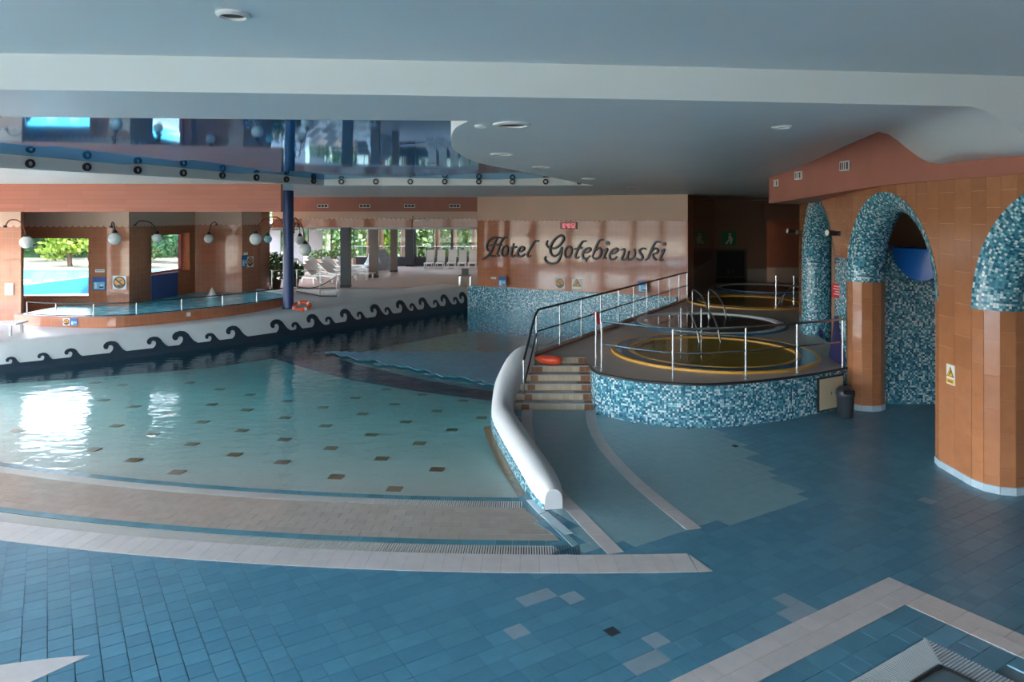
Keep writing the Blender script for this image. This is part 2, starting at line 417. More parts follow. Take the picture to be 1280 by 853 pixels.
    def build(s, name, mats, parent=None, smooth_=False, local=False, loc=None):
        if not isinstance(mats, (list, tuple)): mats = [mats]
        me = bpy.data.meshes.new(name)
        if parent is not None and not local: off = parent.matrix_basis.translation.copy() if parent.parent is None else Vector((0, 0, 0))
        elif parent is None and loc is None and not local:
            xs = [p.x for p in s.v]; ys = [p.y for p in s.v]; zs = [p.z for p in s.v]
            off = Vector(((min(xs) + max(xs)) / 2, (min(ys) + max(ys)) / 2, min(zs)))
        elif loc is not None: off = Vector(loc)
        else: off = Vector((0, 0, 0))
        if parent is not None and parent.parent is not None and not local:
            off = parent.matrix_basis.translation + parent.parent.matrix_basis.translation
        me.from_pydata([tuple(p - off) for p in s.v], [], s.f)
        uvl = me.uv_layers.new(name='UVMap')
        data = [0.0] * (2 * len(me.loops)); vv = s.v
        for pi_, f in enumerate(s.f):
            u = s.uv[pi_]; st = me.polygons[pi_].loop_start
            if u is None:
                a, b_, c = vv[f[0]], vv[f[1]], vv[f[2]]
                nn = (b_ - a).cross(c - a)
                if len(f) > 3: nn = nn + (c - a).cross(vv[f[3]] - a)
                if abs(nn.z) > 0.75 * nn.length:
                    u = [(vv[i].x, vv[i].y) for i in f]
                else:
                    tx, ty = -nn.y, nn.x; L = sqrt(tx * tx + ty * ty) or 1; tx /= L; ty /= L
                    u = [(vv[i].x * tx + vv[i].y * ty, vv[i].z) for i in f]
            for k in range(len(f)):
                data[2 * (st + k)] = u[k][0]; data[2 * (st + k) + 1] = u[k][1]
        uvl.data.foreach_set('uv', data)
        for mm in mats: me.materials.append(MATS[mm])
        if len(mats) > 1: me.polygons.foreach_set('material_index', s.mi)
        if smooth_: me.polygons.foreach_set('use_smooth', [True] * len(me.polygons))
        me.update()
        o = bpy.data.objects.new(name, me); COL.objects.link(o)
        if parent is not None: o.parent = parent
        else: o.location = off
        return o
def autosmooth(o, ang=35):
    """sharp edges above an angle, smooth shading elsewhere"""
    me = o.data; me.polygons.foreach_set('use_smooth', [True] * len(me.polygons))
    me.set_sharp_from_angle(angle=radians(ang)); return o
def tag(o, label, cat, group=None, kind=None):
    o['label'] = label; o['category'] = cat
    if group: o['group'] = group
    if kind: o['kind'] = kind
    return o
def thing(name, label, cat, loc=(0, 0, 0), rotz=0.0, group=None):
    o = bpy.data.objects.new(name, None); COL.objects.link(o); o.empty_display_size = 0.1
    o.location = loc; o.rotation_euler = (0, 0, rotz)
    return tag(o, label, cat, group)
def struct(name, mb, mat, label, cat='structure', smooth_=False):
    o = mb.build(name, mat, None, smooth_); return tag(o, label, cat, None, 'structure')
def link_copy(me, name, parent, loc, rotz=0.0, mat=None, scale=None):
    o = bpy.data.objects.new(name, me); COL.objects.link(o); o.parent = parent; o.location = loc; o.rotation_euler = (0, 0, rotz)
    if mat:
        o.material_slots[0].link = 'OBJECT'; o.material_slots[0].material = MATS[mat]
    if scale: o.scale = scale
    return o
def copy_tree(o, parent=None):
    c = o.copy(); COL.objects.link(c); c.parent = parent
    for ch in list(o.children): copy_tree(ch, c)
    return c

# ================================================================== STRUCTURE
C0 = Vector((0.7, 37.3))                                   # centre of the curved beach edge
def ARC(r, th): return Vector((C0.x + r * sin(th), C0.y - r * cos(th)))
def th_of(r, X): return math.asin((X - C0.x) / r)
LD = Vector((0.843, 0.538)); RD = Vector((0.538, -0.843))  # the two directions of the floor tiling
CURB = spline([(0.55, 9.62), (0.40, 10.5), (0.24, 11.35), (0.0, 12.6), (-0.17, 13.7), (-0.16, 14.6), (0.02, 15.2), (0.30, 15.75)], 6)
FRONT = spline([(1.60, 14.9), (1.62, 14.5), (1.77, 14.1), (2.44, 13.56), (3.46, 13.3), (4.55, 13.55), (5.75, 14.1), (6.80, 14.75)], 6)
ZT = 0.8
RAMP0, RAMP1 = Vector((0.42, 15.9)), Vector((6.45, 26.7))
SWA, SWB = Vector((-1.75, 30.7)), Vector((6.45, 26.7))     # sign wall ends
WAVE = spline([(-17.6, 14.6), (-15.0, 16.5), (-12.67, 18.1), (-9.4, 20.9), (-7.1, 23.4), (-4.3, 27.3), (-1.75, 30.7)], 10)
R_OUT, R_B, R_G2, R_L2, R_SH, R_G1, R_W = 29.4, 28.97, 28.73, 28.60, 27.62, 27.41, 27.26

# ---- floor base (grout bed under the tiles)
th0 = th_of(29.1, -17.4)
arc_floor = [ARC(29.1, lerp(th0, th_of(29.1, 0.72), i / 60)) for i in range(61)]
floor_poly = [(-17.5, -7.5), (12, -7.5), (12, 22), (7.8, 22), (6.8, 15.6), (1.7, 15.6), (0.2, 15.7)] + [(p.x, p.y) for p in reversed(CURB)] + [(0.62, 8.9)] + [(p.x, p.y) for p in reversed(arc_floor)]
mb = MB(); mb.cdt(floor_poly, zf=-0.012)
floor = struct('floor', mb, 'grout', 'blue and pale tiled walking floor around the pool', 'floor')

# ---- tiles of the floor
def zone_poly(pix): return [(G(x, y).x, G(x, y).y) for x, y in pix]
PALE = zone_poly([(655, 505), (640, 560), (700, 655), (735, 690), (760, 692), (742, 688), (838, 674), (880, 661), (985, 632), (1012, 630), (1000, 617), (975, 602), (958, 585), (940, 566), (905, 540), (885, 520)])
tile_mesh = {}
def tile_piece(a, b, mat):
    key = (round(a, 3), round(b, 3), mat)
    if key not in tile_mesh:
        m_ = MB(); g = 0.0022; e = 0.003; h = 0.012
        x0, x1, y0, y1 = -a / 2 + g, a / 2 - g, -b / 2 + g, b / 2 - g
        v = [(x0, y0, 0), (x1, y0, 0), (x1, y1, 0), (x0, y1, 0), (x0 + e, y0 + e, h), (x1 - e, y0 + e, h), (x1 - e, y1 - e, h), (x0 + e, y1 - e, h)]
        m_.mesh(v, [(4, 5, 6, 7), (0, 1, 5, 4), (1, 2, 6, 5), (2, 3, 7, 6), (3, 0, 4, 7)])
        o = m_.build('floor_tile', mat, None, local=True); tile_mesh[key] = o.data; bpy.data.objects.remove(o)
    return tile_mesh[key]
pool_excl = [ARC(29.15, lerp(th_of(29.15, -17.4), th_of(29.15, 0.5), i / 40)) for i in range(41)] + [Vector((0.5, 9.7))] + list(CURB[:]) + [Vector((0.4, 16)), Vector((-17, 30))]
pool_excl = [(p.x, p.y) for p in pool_excl]
ARC_IN = [(6.72, 8.0), (6.72, 20), (12, 20), (12, 8.0)]
JC = G(1111, 722)                                              # outer corner of the grey border of the small plunge pool
def jloc(p):                                                   # coordinates along the two legs of that corner
    d = Vector((p[0] - JC.x, p[1] - JC.y)); return d.dot(-LD), d.dot(RD)
terr_poly = [(p.x, p.y) for p in FRONT] + [(7.0, 15.2), (7.0, 22), (0, 22), (0.3, 15.9), (0.05, 14.7), (1.6, 14.55)]
rng = random.Random(3)
cells = []
ang = atan2(LD.y, LD.x)
T = 0.2
def visible(p):
    if p[1] < 5.6: return False
    x = CX + FP * p[0] / p[1]; y = CY + FP * CH / p[1]
    return -260 < x < 1600 and 440 < y < 890
def push(c, a, b):
    if not visible(c) or inside(c, pool_excl) or inside(c, terr_poly): return
    ja, jb = jloc(c)
    if ja > 0.79 and jb > 0.79: return
    if inside(c, PALE): mat = 'tile_pale'
    else: mat = 'tile_blue_%d' % rng.randrange(3)
    q = rng.random()
    if mat != 'tile_pale' and q > 0.9985: mat = 'tile_grey'
    cells.append((c, a, b, mat))
VOFF = (JC.x * RD.x + JC.y * RD.y) % T
US = round((G(330, 790).x * LD.x + G(330, 790).y * LD.y) / T) * T
split_u = US                                                 # laying pattern changes left of this line
for i in range(-60, 90):                                       # strips along RD (left field): fixed u
    u = i * T + T / 2
    off = 0.5 * T * (i % 2) + 0.03 * rng.random()
    for j in range(-110, 40):
        v = j * T + off; c = LD * u + RD * v
        if u < split_u: push((c.x, c.y), T, T)
for j in range(-110, 40):                                      # rows along LD (right field)
    v = j * T + T / 2 + VOFF; u = US
    while u < 18:
        L = T if rng.random() < 0.6 else 2 * T
        c = LD * (u + L / 2) + RD * v
        push((c.x, c.y), L, T)
        u += L
# hand-placed pale replacement tiles seen in the photograph
spec = [(G(676, 743), 'tile_grey'), (G(713, 755), 'tile_grey'), (G(806, 800), 'tile_grey'), (G(818, 822), 'tile_grey'), (G(1155, 627), 'tile_grey'), (G(1000, 757), 'tile_grey'), (G(985, 748), 'tile_grey')]
for p, mt in spec:
    k = min(range(len(cells)), key=lambda i: (cells[i][0][0] - p.x) ** 2 + (cells[i][0][1] - p.y) ** 2)
    cells[k] = (cells[k][0], cells[k][1], cells[k][2], mt)
cells.sort(key=lambda c: c[0][1])
fl = floor.location
for c, a, b, mat in cells[:300]:
    link_copy(tile_piece(a, b, mat), 'floor_tile', floor, (c[0] - fl.x, c[1] - fl.y, -0.012 - fl.z), ang)
mats = ['tile_blue_0', 'tile_blue_1', 'tile_blue_2', 'tile_pale', 'tile_grey']
mb = MB(); g = 0.0022
for c, a, b, mat in cells[300:]:
    P = []
    for sx, sy in ((-1, -1), (1, -1), (1, 1), (-1, 1)):
        d = LD * (sx * (a / 2 - g)) + RD * (-sy * (b / 2 - g)); P.append((c[0] + d.x, c[1] + d.y, 0))
    Q = [(p[0], p[1], -0.012) for p in P]; mi = mats.index(mat)
    mb.add(P, None, mi)
    for k in range(4): mb.add([Q[k], Q[(k + 1) % 4], P[(k + 1) % 4], P[k]], None, mi)
o = mb.build('far_floor_tiles', mats, floor); o['kind'] = 'stuff'
# plain bed of tiles outside the picture
mb = MB(); mb.cdt([(-17.5, -7.5), (12, -7.5), (12, 5.5), (-17.5, 5.5)], zf=-0.002); mb.build('near_floor', 'tile_blue_0', floor)
mb = MB(); mb.cdt([(7.0, 5.5), (12, 5.5), (12, 22), (7.9, 22), (7.0, 14.9)], zf=-0.004); mb.build('arcade_floor', 'tile_blue_2', floor)

def strip_between(A, B, z0=-0.012, z1=0.004):
    m_ = MB(); n = len(A)
    m_.slab(list(A) + list(reversed(B)), z0, z1); return m_
# border of pale tiles along the beach
def ring_pieces(r0, r1, thA, thB, step, name, mat, parent, z=0.004, gap=0.004, cut=None, z0=-0.012, rows=1):
    """pieces of a curved band, one object each"""
    n = max(1, int(round((thB - thA) * (r0 + r1) / 2 / step)))
    dr = (r1 - r0) / rows
    for q in range(rows):
        for i in range(n):
            sh = 0.5 * (q % 2) if rows > 1 else 0.0
            a = lerp(thA, thB, (i + sh) / n); b = min(thB, lerp(thA, thB, (i + 1 + sh) / n))
            if b <= a: continue
            ga = gap / 2 / r0
            ra, rb = r0 + q * dr + gap / 2, r0 + (q + 1) * dr - gap / 2
            poly = [ARC(rb, a + ga), ARC(rb, b - ga), ARC(ra, b - ga), ARC(ra, a + ga)]
            if cut and not all(cut(p) for p in poly): 
                if not any(cut(p) for p in poly): continue
            if not visible(((poly[0].x + poly[2].x) / 2, (poly[0].y + poly[2].y) / 2)): continue
            MB().slab([(p.x, p.y) for p in poly], z0, z).build(name, mat, parent)
border = MB(); border.slab([ARC(29.38, lerp(th_of(29.4, -17.4), th_of(29.4, 1.95), i / 60)) for i in range(61)] + [ARC(28.98, lerp(th_of(28.97, 1.95), th_of(28.97, -17.4), i / 60)) for i in range(61)], -0.01, 0.0005)
border = struct('pool_border', border, 'grout_grey', 'pale tile border curving along the beach edge of the pool', 'border')
ring_pieces(R_B, R_OUT, th_of(29.2, -6.9), th_of(29.2, 2.02), 0.215, 'border_tile', 'tile_white', border)
MB().slab([(2.03, 8.34), (2.19, 7.95), (2.034, 7.925)], -0.01, 0.004).build('border_tile', 'tile_white', border)
# gratings
def grating_band(name, r0, r1, thA, thB, label):
    t_ = MB(); n = 60
    t_.slab([ARC(r1, lerp(thA, thB, i / n)) for i in range(n + 1)] + [ARC(r0, lerp(thB, thA, i / n)) for i in range(n + 1)], -0.06, -0.02)
    o = tag(t_.build(name, 'channel_dark'), label, 'grating')
    m_ = MB(); k = int((thB - thA) * r0 / 0.030)
    for i in range(k):
        a = lerp(thA, thB, (i + 0.25) / k); b = lerp(thA, thB, (i + 0.80) / k)
        m_.slab([ARC(r1 - .012, a), ARC(r1 - .012, b), ARC(r0 + .012, b), ARC(r0 + .012, a)], -0.02, 0.0)
    m_.build('grating_bars', 'grating_white', o)['kind'] = 'stuff'
    return o
grating_band('drain_grating', R_G2, R_B, th_of(R_B, -9), th_of(R_B, 0.80), 'white slatted overflow grating inside the pale border, outer of the two curved gratings')
grating_band('drain_grating', R_G1, R_SH, th_of(R_SH, -10), th_of(R_SH, 0.14), 'white slatted overflow grating at the water edge, inner of the two curved gratings')
# shelf of beige tiles between the gratings
shb = MB(); n = 60
tA, tB0, tB1 = th_of(R_SH, -17.2), th_of(R_SH, 0.14), th_of(R_L2, 0.56)
shb.slab([ARC(R_G2, lerp(th_of(R_G2, -17.2), th_of(R_G2, 0.62), i / n)) for i in range(n + 1)] + [ARC(R_SH, lerp(tB0, tA, i / n)) for i in range(n + 1)], -0.06, -0.012)
shelf = struct('beach_shelf', shb, 'grout_grey', 'wet beige tiled shelf between the two curved gratings', 'shelf')
def shelf_cut(p): return p.x < lerp(0.57, 0.13, (28.6 - (p - C0).length) / 1.0) + 0.02
nrow = 6; dr = (R_L2 - R_SH) / nrow
pieces = []
for q in range(nrow):
    r0 = R_SH + q * dr; r1 = r0 + dr; L = 0.245
    th = th_of(r1, -10.5) + (0.5 * L / r1) * (q % 2)
    while True:
        a, b = th, th + L / r1; th = b; ga = 0.003 / r1
        poly = [ARC(r1 - .003, a + ga), ARC(r1 - .003, b - ga), ARC(r0 + .003, b - ga), ARC(r0 + .003, a + ga)]
        if poly[0].x > 0.6: break
        if not shelf_cut(poly[2]):
            lim = lerp(0.57, 0.13, (28.6 - (r0 + r1) / 2) / 1.0)
            poly[1].x = min(poly[1].x, lim + .06); poly[2].x = min(poly[2].x, lim)
            if poly[1].x - poly[0].x < 0.03: continue
        c = (poly[0] + poly[2]) / 2
        if visible((c.x, c.y)): pieces.append((c.y, poly))
pieces.sort(key=lambda a: a[0])
far = MB()
for i, (d, poly) in enumerate(pieces):
    P = [(p.x, p.y) for p in poly]
    if i < 300: MB().slab(P, -0.012, -0.003).build('shelf_tile', 'tile_beige', shelf)
    else: far.slab(P, -0.012, -0.003)
if far.v: far.build('far_shelf_tiles', 'tile_beige', shelf)['kind'] = 'stuff'
# thin blue lines of mosaic beside each grating
ring_pieces(R_L2, R_G2, th_of(R_L2, -8), th_of(R_L2, 0.60), 0.2, 'line_tile', 'tile_line_blue', shelf, -0.001, 0.005)
edge = MB().slab([ARC(R_G1, lerp(th_of(R_G1, -17.2), th_of(R_G1, 0.2), i / n)) for i in range(n + 1)] + [ARC(R_W - .06, lerp(th_of(R_W, 0.2), th_of(R_W, -17.2), i / n)) for i in range(n + 1)], -0.3, -0.045)
edge = struct('beach_edge', edge, 'grout_grey', 'blue tile line where the water meets the inner grating', 'edge')
ring_pieces(R_W, R_G1, th_of(R_W, -9.5), th_of(R_W, 0.2), 0.2, 'line_tile', 'tile_line_blue', edge, -0.012, 0.006, z0=-0.045)
# small bright wedge tiles at the end of the curb
wedge = struct('curb_wedge', MB().slab([(G(x, y).x, G(x, y).y) for x, y in ((649, 622), (654, 634), (700, 676), (722, 690), (765, 692), (735, 664), (704, 634), (680, 612), (664, 612))], -0.06, -0.001), 'tile_line_blue', 'pale blue wedge of tiles between curb end and gratings', 'floor inlay')
MB().slab([(G(x, y).x, G(x, y).y) for x, y in ((675, 644), (684, 640), (716, 667), (706, 669))], 0.0, 0.006).build('wedge_tile', 'tile_pool_white', wedge)
MB().slab([(G(x, y).x, G(x, y).y) for x, y in ((658, 626), (666, 625), (682, 640), (674, 643))], 0.0, 0.006).build('wedge_tile', 'tile_pool_white', wedge)
MB().slab([(G(x, y).x, G(x, y).y) for x, y in ((684, 652), (692, 652), (722, 680), (716, 684))], 0.0, 0.005).build('wedge_tile', 'tile_pale', wedge)
# two curved light stripes on the floor and the white tip in the corner
def stripe(cl, name, label, wd):
    P = [G(x, y) for x, y in cl]; P = spline([(p.x, p.y) for p in P], 8); A = []; B = []
    for i in range(len(P)):
        d = (P[min(i + 1, len(P) - 1)] - P[max(i - 1, 0)]).normalized(); nn = Vector((-d.y, d.x))
        A.append(P[i] + nn * wd / 2); B.append(P[i] - nn * wd / 2)
    base = struct(name, MB().slab(A + B[::-1], -0.011, 0.0005), 'grout_grey', label, 'floor inlay')
    L = 0.0; i0 = 0
    for i in range(1, len(P)):
        L += (P[i] - P[i - 1]).length
        if L > 0.38 or i == len(P) - 1:
            a, b = i0, i
            pa = [A[k] for k in range(a, b + 1)]; pb = [B[k] for k in range(a, b + 1)]
            d = (pa[-1] - pa[-2]).normalized() * 0.003
            pa[-1] = pa[-1] - d; pb[-1] = pb[-1] - d
            MB().slab(pa + pb[::-1], -0.01, 0.004).build('stripe_tile', 'tile_white', base); L = 0; i0 = i
stripe([(659, 512), (659, 535), (667, 570), (692, 610), (727, 648), (770, 692)], 'floor_stripe', 'curved pale stripe of floor tiles running beside the white curb', 0.2)
stripe([(738, 514), (742, 535), (757, 562), (790, 598), (830, 632), (868, 662)], 'floor_stripe', 'curved pale stripe of floor tiles starting under the mosaic terrace wall', 0.2)
tip = [G(0, 832), G(60, 824), G(113, 819), G(76, 836), (G(38, 853)), G(-20, 880), G(-60, 845)]
struct('floor_inlay', MB().slab([(p.x, p.y) for p in tip], -0.01, 0.003), 'tile_white', 'white pointed inlay in the blue floor tiles beside the beach border', 'floor inlay')

# ---- plunge pool corner (bottom right)
def JP(a, b): return (JC.x - LD.x * a + RD.x * b, JC.y - LD.y * a + RD.y * b)
jb = struct('plunge_border', MB().slab([JP(0, 0), JP(4.5, 0), JP(4.5, .4), JP(.4, .4), JP(.4, 4.5), JP(0, 4.5)], -0.011, 0.0), 'grout_grey', 'pale tile border framing the corner of the small plunge pool', 'border')
for leg in (0, 1):
    for q in range(2):
        s = (0.0 if leg == 0 else 0.4); k = 0
        while s < 4.3:
            L = 0.4 if (k + q) % 2 else 0.2 + 0.2 * (k % 3 == 0); k += 1; gp = 0.003
            a0, a1, b0, b1 = s + gp, s + L - gp, q * .2 + gp, q * .2 + .2 - gp
            s += L
            R4 = [JP(a0, b0), JP(a1, b0), JP(a1, b1), JP(a0, b1)] if leg == 0 else [JP(b0, a0), JP(b0, a1), JP(b1, a1), JP(b1, a0)]
            c = R4[0]
            if c[1] > 5.3: MB().slab(R4, -0.01, 0.004).build('border_tile', 'tile_white', jb)
ch = MB().slab([JP(.8, .8), JP(4.5, .8), JP(4.5, 1.09), JP(1.09, 1.09), JP(1.09, 4.5), JP(.8, 4.5)], -0.06, -0.025)
ch = tag(ch.build('drain_grating', 'channel_dark'), 'grey slatted grating around the corner of the dark plunge pool', 'grating')
bars = MB()
for leg in (0, 1):
    s = 0.83
    while s < 4.4:
        t0 = max(.815, 0); t1 = min(1.075, s) if s < 1.075 else 1.075
        def Q(a, b): return JP(a, b) if leg == 0 else JP(b, a)
        if t1 > t0 + .01: bars.slab([Q(s, t0), Q(s + .016, t0), Q(s + .016, t1), Q(s, t1)], -0.025, 0.0)
        s += 0.028
bars.slab([JP(.80, .815), JP(.815, .80), JP(1.09, 1.075), JP(1.075, 1.09)], -0.02, 0.001)
bars.build('grating_bars', 'grating_grey', ch)['kind'] = 'stuff'
jp = MB()
for a, b in (((1.10, 1.10), (4.5, 1.10)), ((1.10, 1.10), (1.10, 4.5))):
    p, q = JP(*a), JP(*b); jp.add([(p[0], p[1], -1), (q[0], q[1], -1), (q[0], q[1], 0.0), (p[0], p[1], 0.0)])
p4 = [JP(1.1, 1.1), JP(4.5, 1.1), JP(4.5, 4.5), JP(1.1, 4.5)]; jp.add([(p[0], p[1], -0.9) for p in p4])
jp = struct('plunge_basin', jp, 'tub_dark', 'dark basin of the small plunge pool', 'pool')
pw = MB(); pw.add([(p[0], p[1], -0.06) for p in reversed(p4)]); tag(pw.build('plunge_water', 'tub_water'), 'still dark water of the small plunge pool inside the grey grating', 'water')
MB().tube([JP(4.4, 1.1) + (-.01,), JP(1.2, 1.1) + (-.01,), JP(1.12, 1.12) + (-.01,), JP(1.1, 1.2) + (-.01,), JP(1.1, 4.4) + (-.01,)], 0.018, 6).build('basin_edge', 'black', jp)

# ---- pool basin
arcW = [ARC(R_W - 0.02, lerp(th_of(R_W, -16.2), th_of(R_W, 0.28), i / 50)) for i in range(51)]
pool_poly = [(p.x, p.y) for p in arcW] + [(p.x, p.y) for p in CURB[3:]] + [(0.42, 15.9), (6.2, 26.75)] + [(-1.6, 30.6)] + [(p.x, p.y) for p in reversed(WAVE) if p.x > -16.3]
D1 = [(1.6, 16.5), (-0.6, 17.3), (-2.4, 18.4), (-4.2, 19.7), (-5.8, 21.1), (-7.4, 22.7), (-8.3, 23.6)]; D2 = [(3.4, 19.2), (0.9, 19.4), (-1.2, 20.5), (-3.4, 22.2), (-5.0, 23.7), (-6.6, 25.4)]
def band_side(p, L):
    best = None
    for i in range(len(L) - 1):
        a, b = Vector(L[i]), Vector(L[i + 1]); d = b - a; t = max(0, min(1, (Vector((p[0], p[1])) - a).dot(d) / d.length_squared))
        q = a + d * t; dist = (Vector((p[0], p[1])) - q).length; sg = d.cross(Vector((p[0], p[1])) - a)
        if best is None or dist < best[0]: best = (dist, sg)
    return best[0] if best[1] < 0 else -best[0]
def pool_z(p):
    d = max(0.0, R_W - (Vector((p[0], p[1])) - C0).length)
    z = -0.075 - 0.062 * d
    k = smooth(0.0, 2.2, band_side(p, D1))
    return lerp(max(z, -0.62), -1.0, k)
def pool_mi(c):
    if band_side(c, D1) > 0: return 1 if band_side(c, D2) < 0 else 2
    return 0
mb = MB(); mb.cdt(pool_poly, lines=[D1, D2], spacing=0.6, zf=pool_z, mi=pool_mi)
basin = struct('pool_basin', mb, ['pool_floor', 'pool_band', 'pool_floor'], 'sloping tiled floor of the big wave pool', 'pool')
# brown marker tiles on the pool floor
BT = [(22, 539), (70, 551), (116, 562.5), (166, 576), (221, 591), (145, 533), (190, 544), (239, 556), (293, 569), (353, 578), (168, 509), (209, 519), (253, 528), (302, 539), (129, 501), (152, 482), (264, 506), (420, 597), (493, 612), (413, 561), (477, 574), (546, 587.5), (407, 533), (464, 544), (524, 555), (355, 550), (356, 523), (358, 502), (453, 518), (507, 528), (565, 538), (403, 510), (444, 498), (493, 506), (546, 514.5), (602, 523), (483, 487.5), (528, 494), (579, 501.5), (308, 513), (312, 494), (237, 479), (274, 487), (118, 479)]
mk = MB().box(-.11, -.10, -.02, .11, .10, .004); mk = mk.build('marker_tile', 'tile_brown', None, local=True); me_mk = mk.data; bpy.data.objects.remove(mk)
bl = basin.location
for x, y in BT:
    z = -0.2
    for k in range(12): p = G(x, y, z); z = pool_z(p)
    if inside((p.x, p.y), pool_poly): link_copy(me_mk, 'marker_tile', basin, (p.x - bl.x, p.y - bl.y, z + .004 - bl.z), -0.08)
# water body
WZ = -0.05
mb = MB(); mb.cdt(pool_poly, spacing=None, zf=WZ)
ws = MB(); ws.cdt(pool_poly, lines=[], spacing=0.8, zf=WZ)
ws.cdt(pool_poly, spacing=1.0, zf=lambda p: min(pool_z(p), WZ - .02) - 0.06, flip=True)
n = len(pool_poly)
for i in range(n):
    a, b = pool_poly[i], pool_poly[(i + 1) % n]
    ws.add([(a[0], a[1], min(pool_z(a), WZ - .02) - .06), (b[0], b[1], min(pool_z(b), WZ - .02) - .06), (b[0], b[1], WZ), (a[0], a[1], WZ)])
tag(ws.build('pool_water', 'pool_water'), 'clear turquoise water of the big wave pool reflecting the windows', 'water')

# ---- curb between pool and walkway
def curb_z(i):
    y = CURB[i].y
    return 0.0 + 0.72 * smooth(13.9, 15.75, y)
cb = MB(); rows = []; rows2 = []; uv2 = []
s_ = 0
for i in range(len(CURB)):
    d = (CURB[min(i + 1, len(CURB) - 1)] - CURB[max(i - 1, 0)]).normalized(); nn = Vector((-d.y, d.x)); z = curb_z(i)
    if i: s_ += (CURB[i] - CURB[i - 1]).length
    k = 1.22 if i > 4 else (0.70, 0.92, 1.06, 1.15, 1.2)[i]
    prof = [(0.17, -.25), (0.17, z + .10), (0.165, z + .19), (0.13, z + .28), (0.07, z + .325), (0.0, z + .335), (-.07, z + .32), (-.13, z + .275), (-.165, z + .19), (-.17, z + .10), (-.17, -.02)]
    rows.append([Vector((CURB[i].x + nn.x * a * k, CURB[i].y + nn.y * a * k, b if b <= 0 else (b if b < z + .11 else z + .1 + (b - z - .1) * min(1.0, k)))) for a, b in prof])
    kk = k * .17 + .015; P = [(kk, -1.0), (kk, 0.06 + z * .9), (kk - .04, 0.07 + z * .9)]
    rows2.append([Vector((CURB[i].x + nn.x * a, CURB[i].y + nn.y * a, b)) for a, b in P]); uv2.append([(s_, -1.0), (s_, .06), (s_, .1)])
cb.grid(rows); cb.add(rows[0]); cb.add(list(reversed(rows[-1])))
curb = cb.build('pool_curb', 'white_plaster'); autosmooth(curb, 50)
tag(curb, 'white rounded curb sweeping from the floor up beside the steps', 'curb', None, 'structure')
MB().grid(rows2[:], uv2).build('mosaic_skirt', 'mosaic_small', curb)
foot = MB(); fr_ = [[], []]
for i in range(2, 26):
    d = (CURB[i + 1] - CURB[i - 1]).normalized(); nn = Vector((-d.y, d.x))
    for q, o_ in enumerate((.2, .36)):
        p = CURB[i] + nn * o_; fr_[q].append(Vector((p.x, p.y, max(pool_z(p) + .012, -.12 if q == 0 else -.14))))
foot.grid(fr_)
foot.build('curb_foot_tiles', 'tile_brown', curb)

# ---- terrace with steps
tp = [(p.x, p.y) for p in FRONT]
terrace_poly = tp + [(7.3, 15.4), (8.0, 19.8), (13, 20.5), (13, 33), (9.2, 33), (6.45, 26.75), (RAMP1.x, RAMP1.y), (RAMP0.x, RAMP0.y), (0.42, 15.85), (1.6, 15.85)]
tb = MB(); tb.cdt(terrace_poly, zf=ZT)
terrace = struct('terrace', tb, 'terrace_tile', 'raised grey-brown tiled terrace carrying the round hot tubs', 'terrace')
fw = MB(); s_ = 0; r0 = []; r1 = []; ua = []; ub = []
for i, p in enumerate(FRONT):
    if i: s_ += (p - FRONT[i - 1]).length
    r0.append(Vector((p.x, p.y, -.02))); r1.append(Vector((p.x, p.y, ZT - .03))); ua.append((s_, 0)); ub.append((s_, ZT))
fw.grid([r0, r1], [ua, ub]); fw.build('mosaic_front', 'mosaic_teal', terrace)
MB().tube([Vector((p.x, p.y, ZT - .015)) for p in FRONT], 0.028, 6).build('edge_trim', 'dark_rail', terrace)
_n = (RAMP1 - RAMP0).normalized(); _n = Vector((-_n.y, _n.x)) * .04; A_0, A_1 = RAMP0 + _n, RAMP1 + _n
rw = MB(); rw.add([(A_0.x, A_0.y, -1.4), (A_1.x, A_1.y, -1.4), (A_1.x, A_1.y, ZT), (A_0.x, A_0.y, ZT)])
rw.build('mosaic_side', 'mosaic_teal', terrace)
rd = (RAMP1 - RAMP0).normalized(); rn = Vector((-rd.y, rd.x))
MB().slab([RAMP0 - rn * .12, RAMP1 - rn * .12, RAMP1 + rn * .05, RAMP0 + rn * .05], ZT - .06, ZT + .04).build('ramp_kerb', 'brown_dark', terrace)
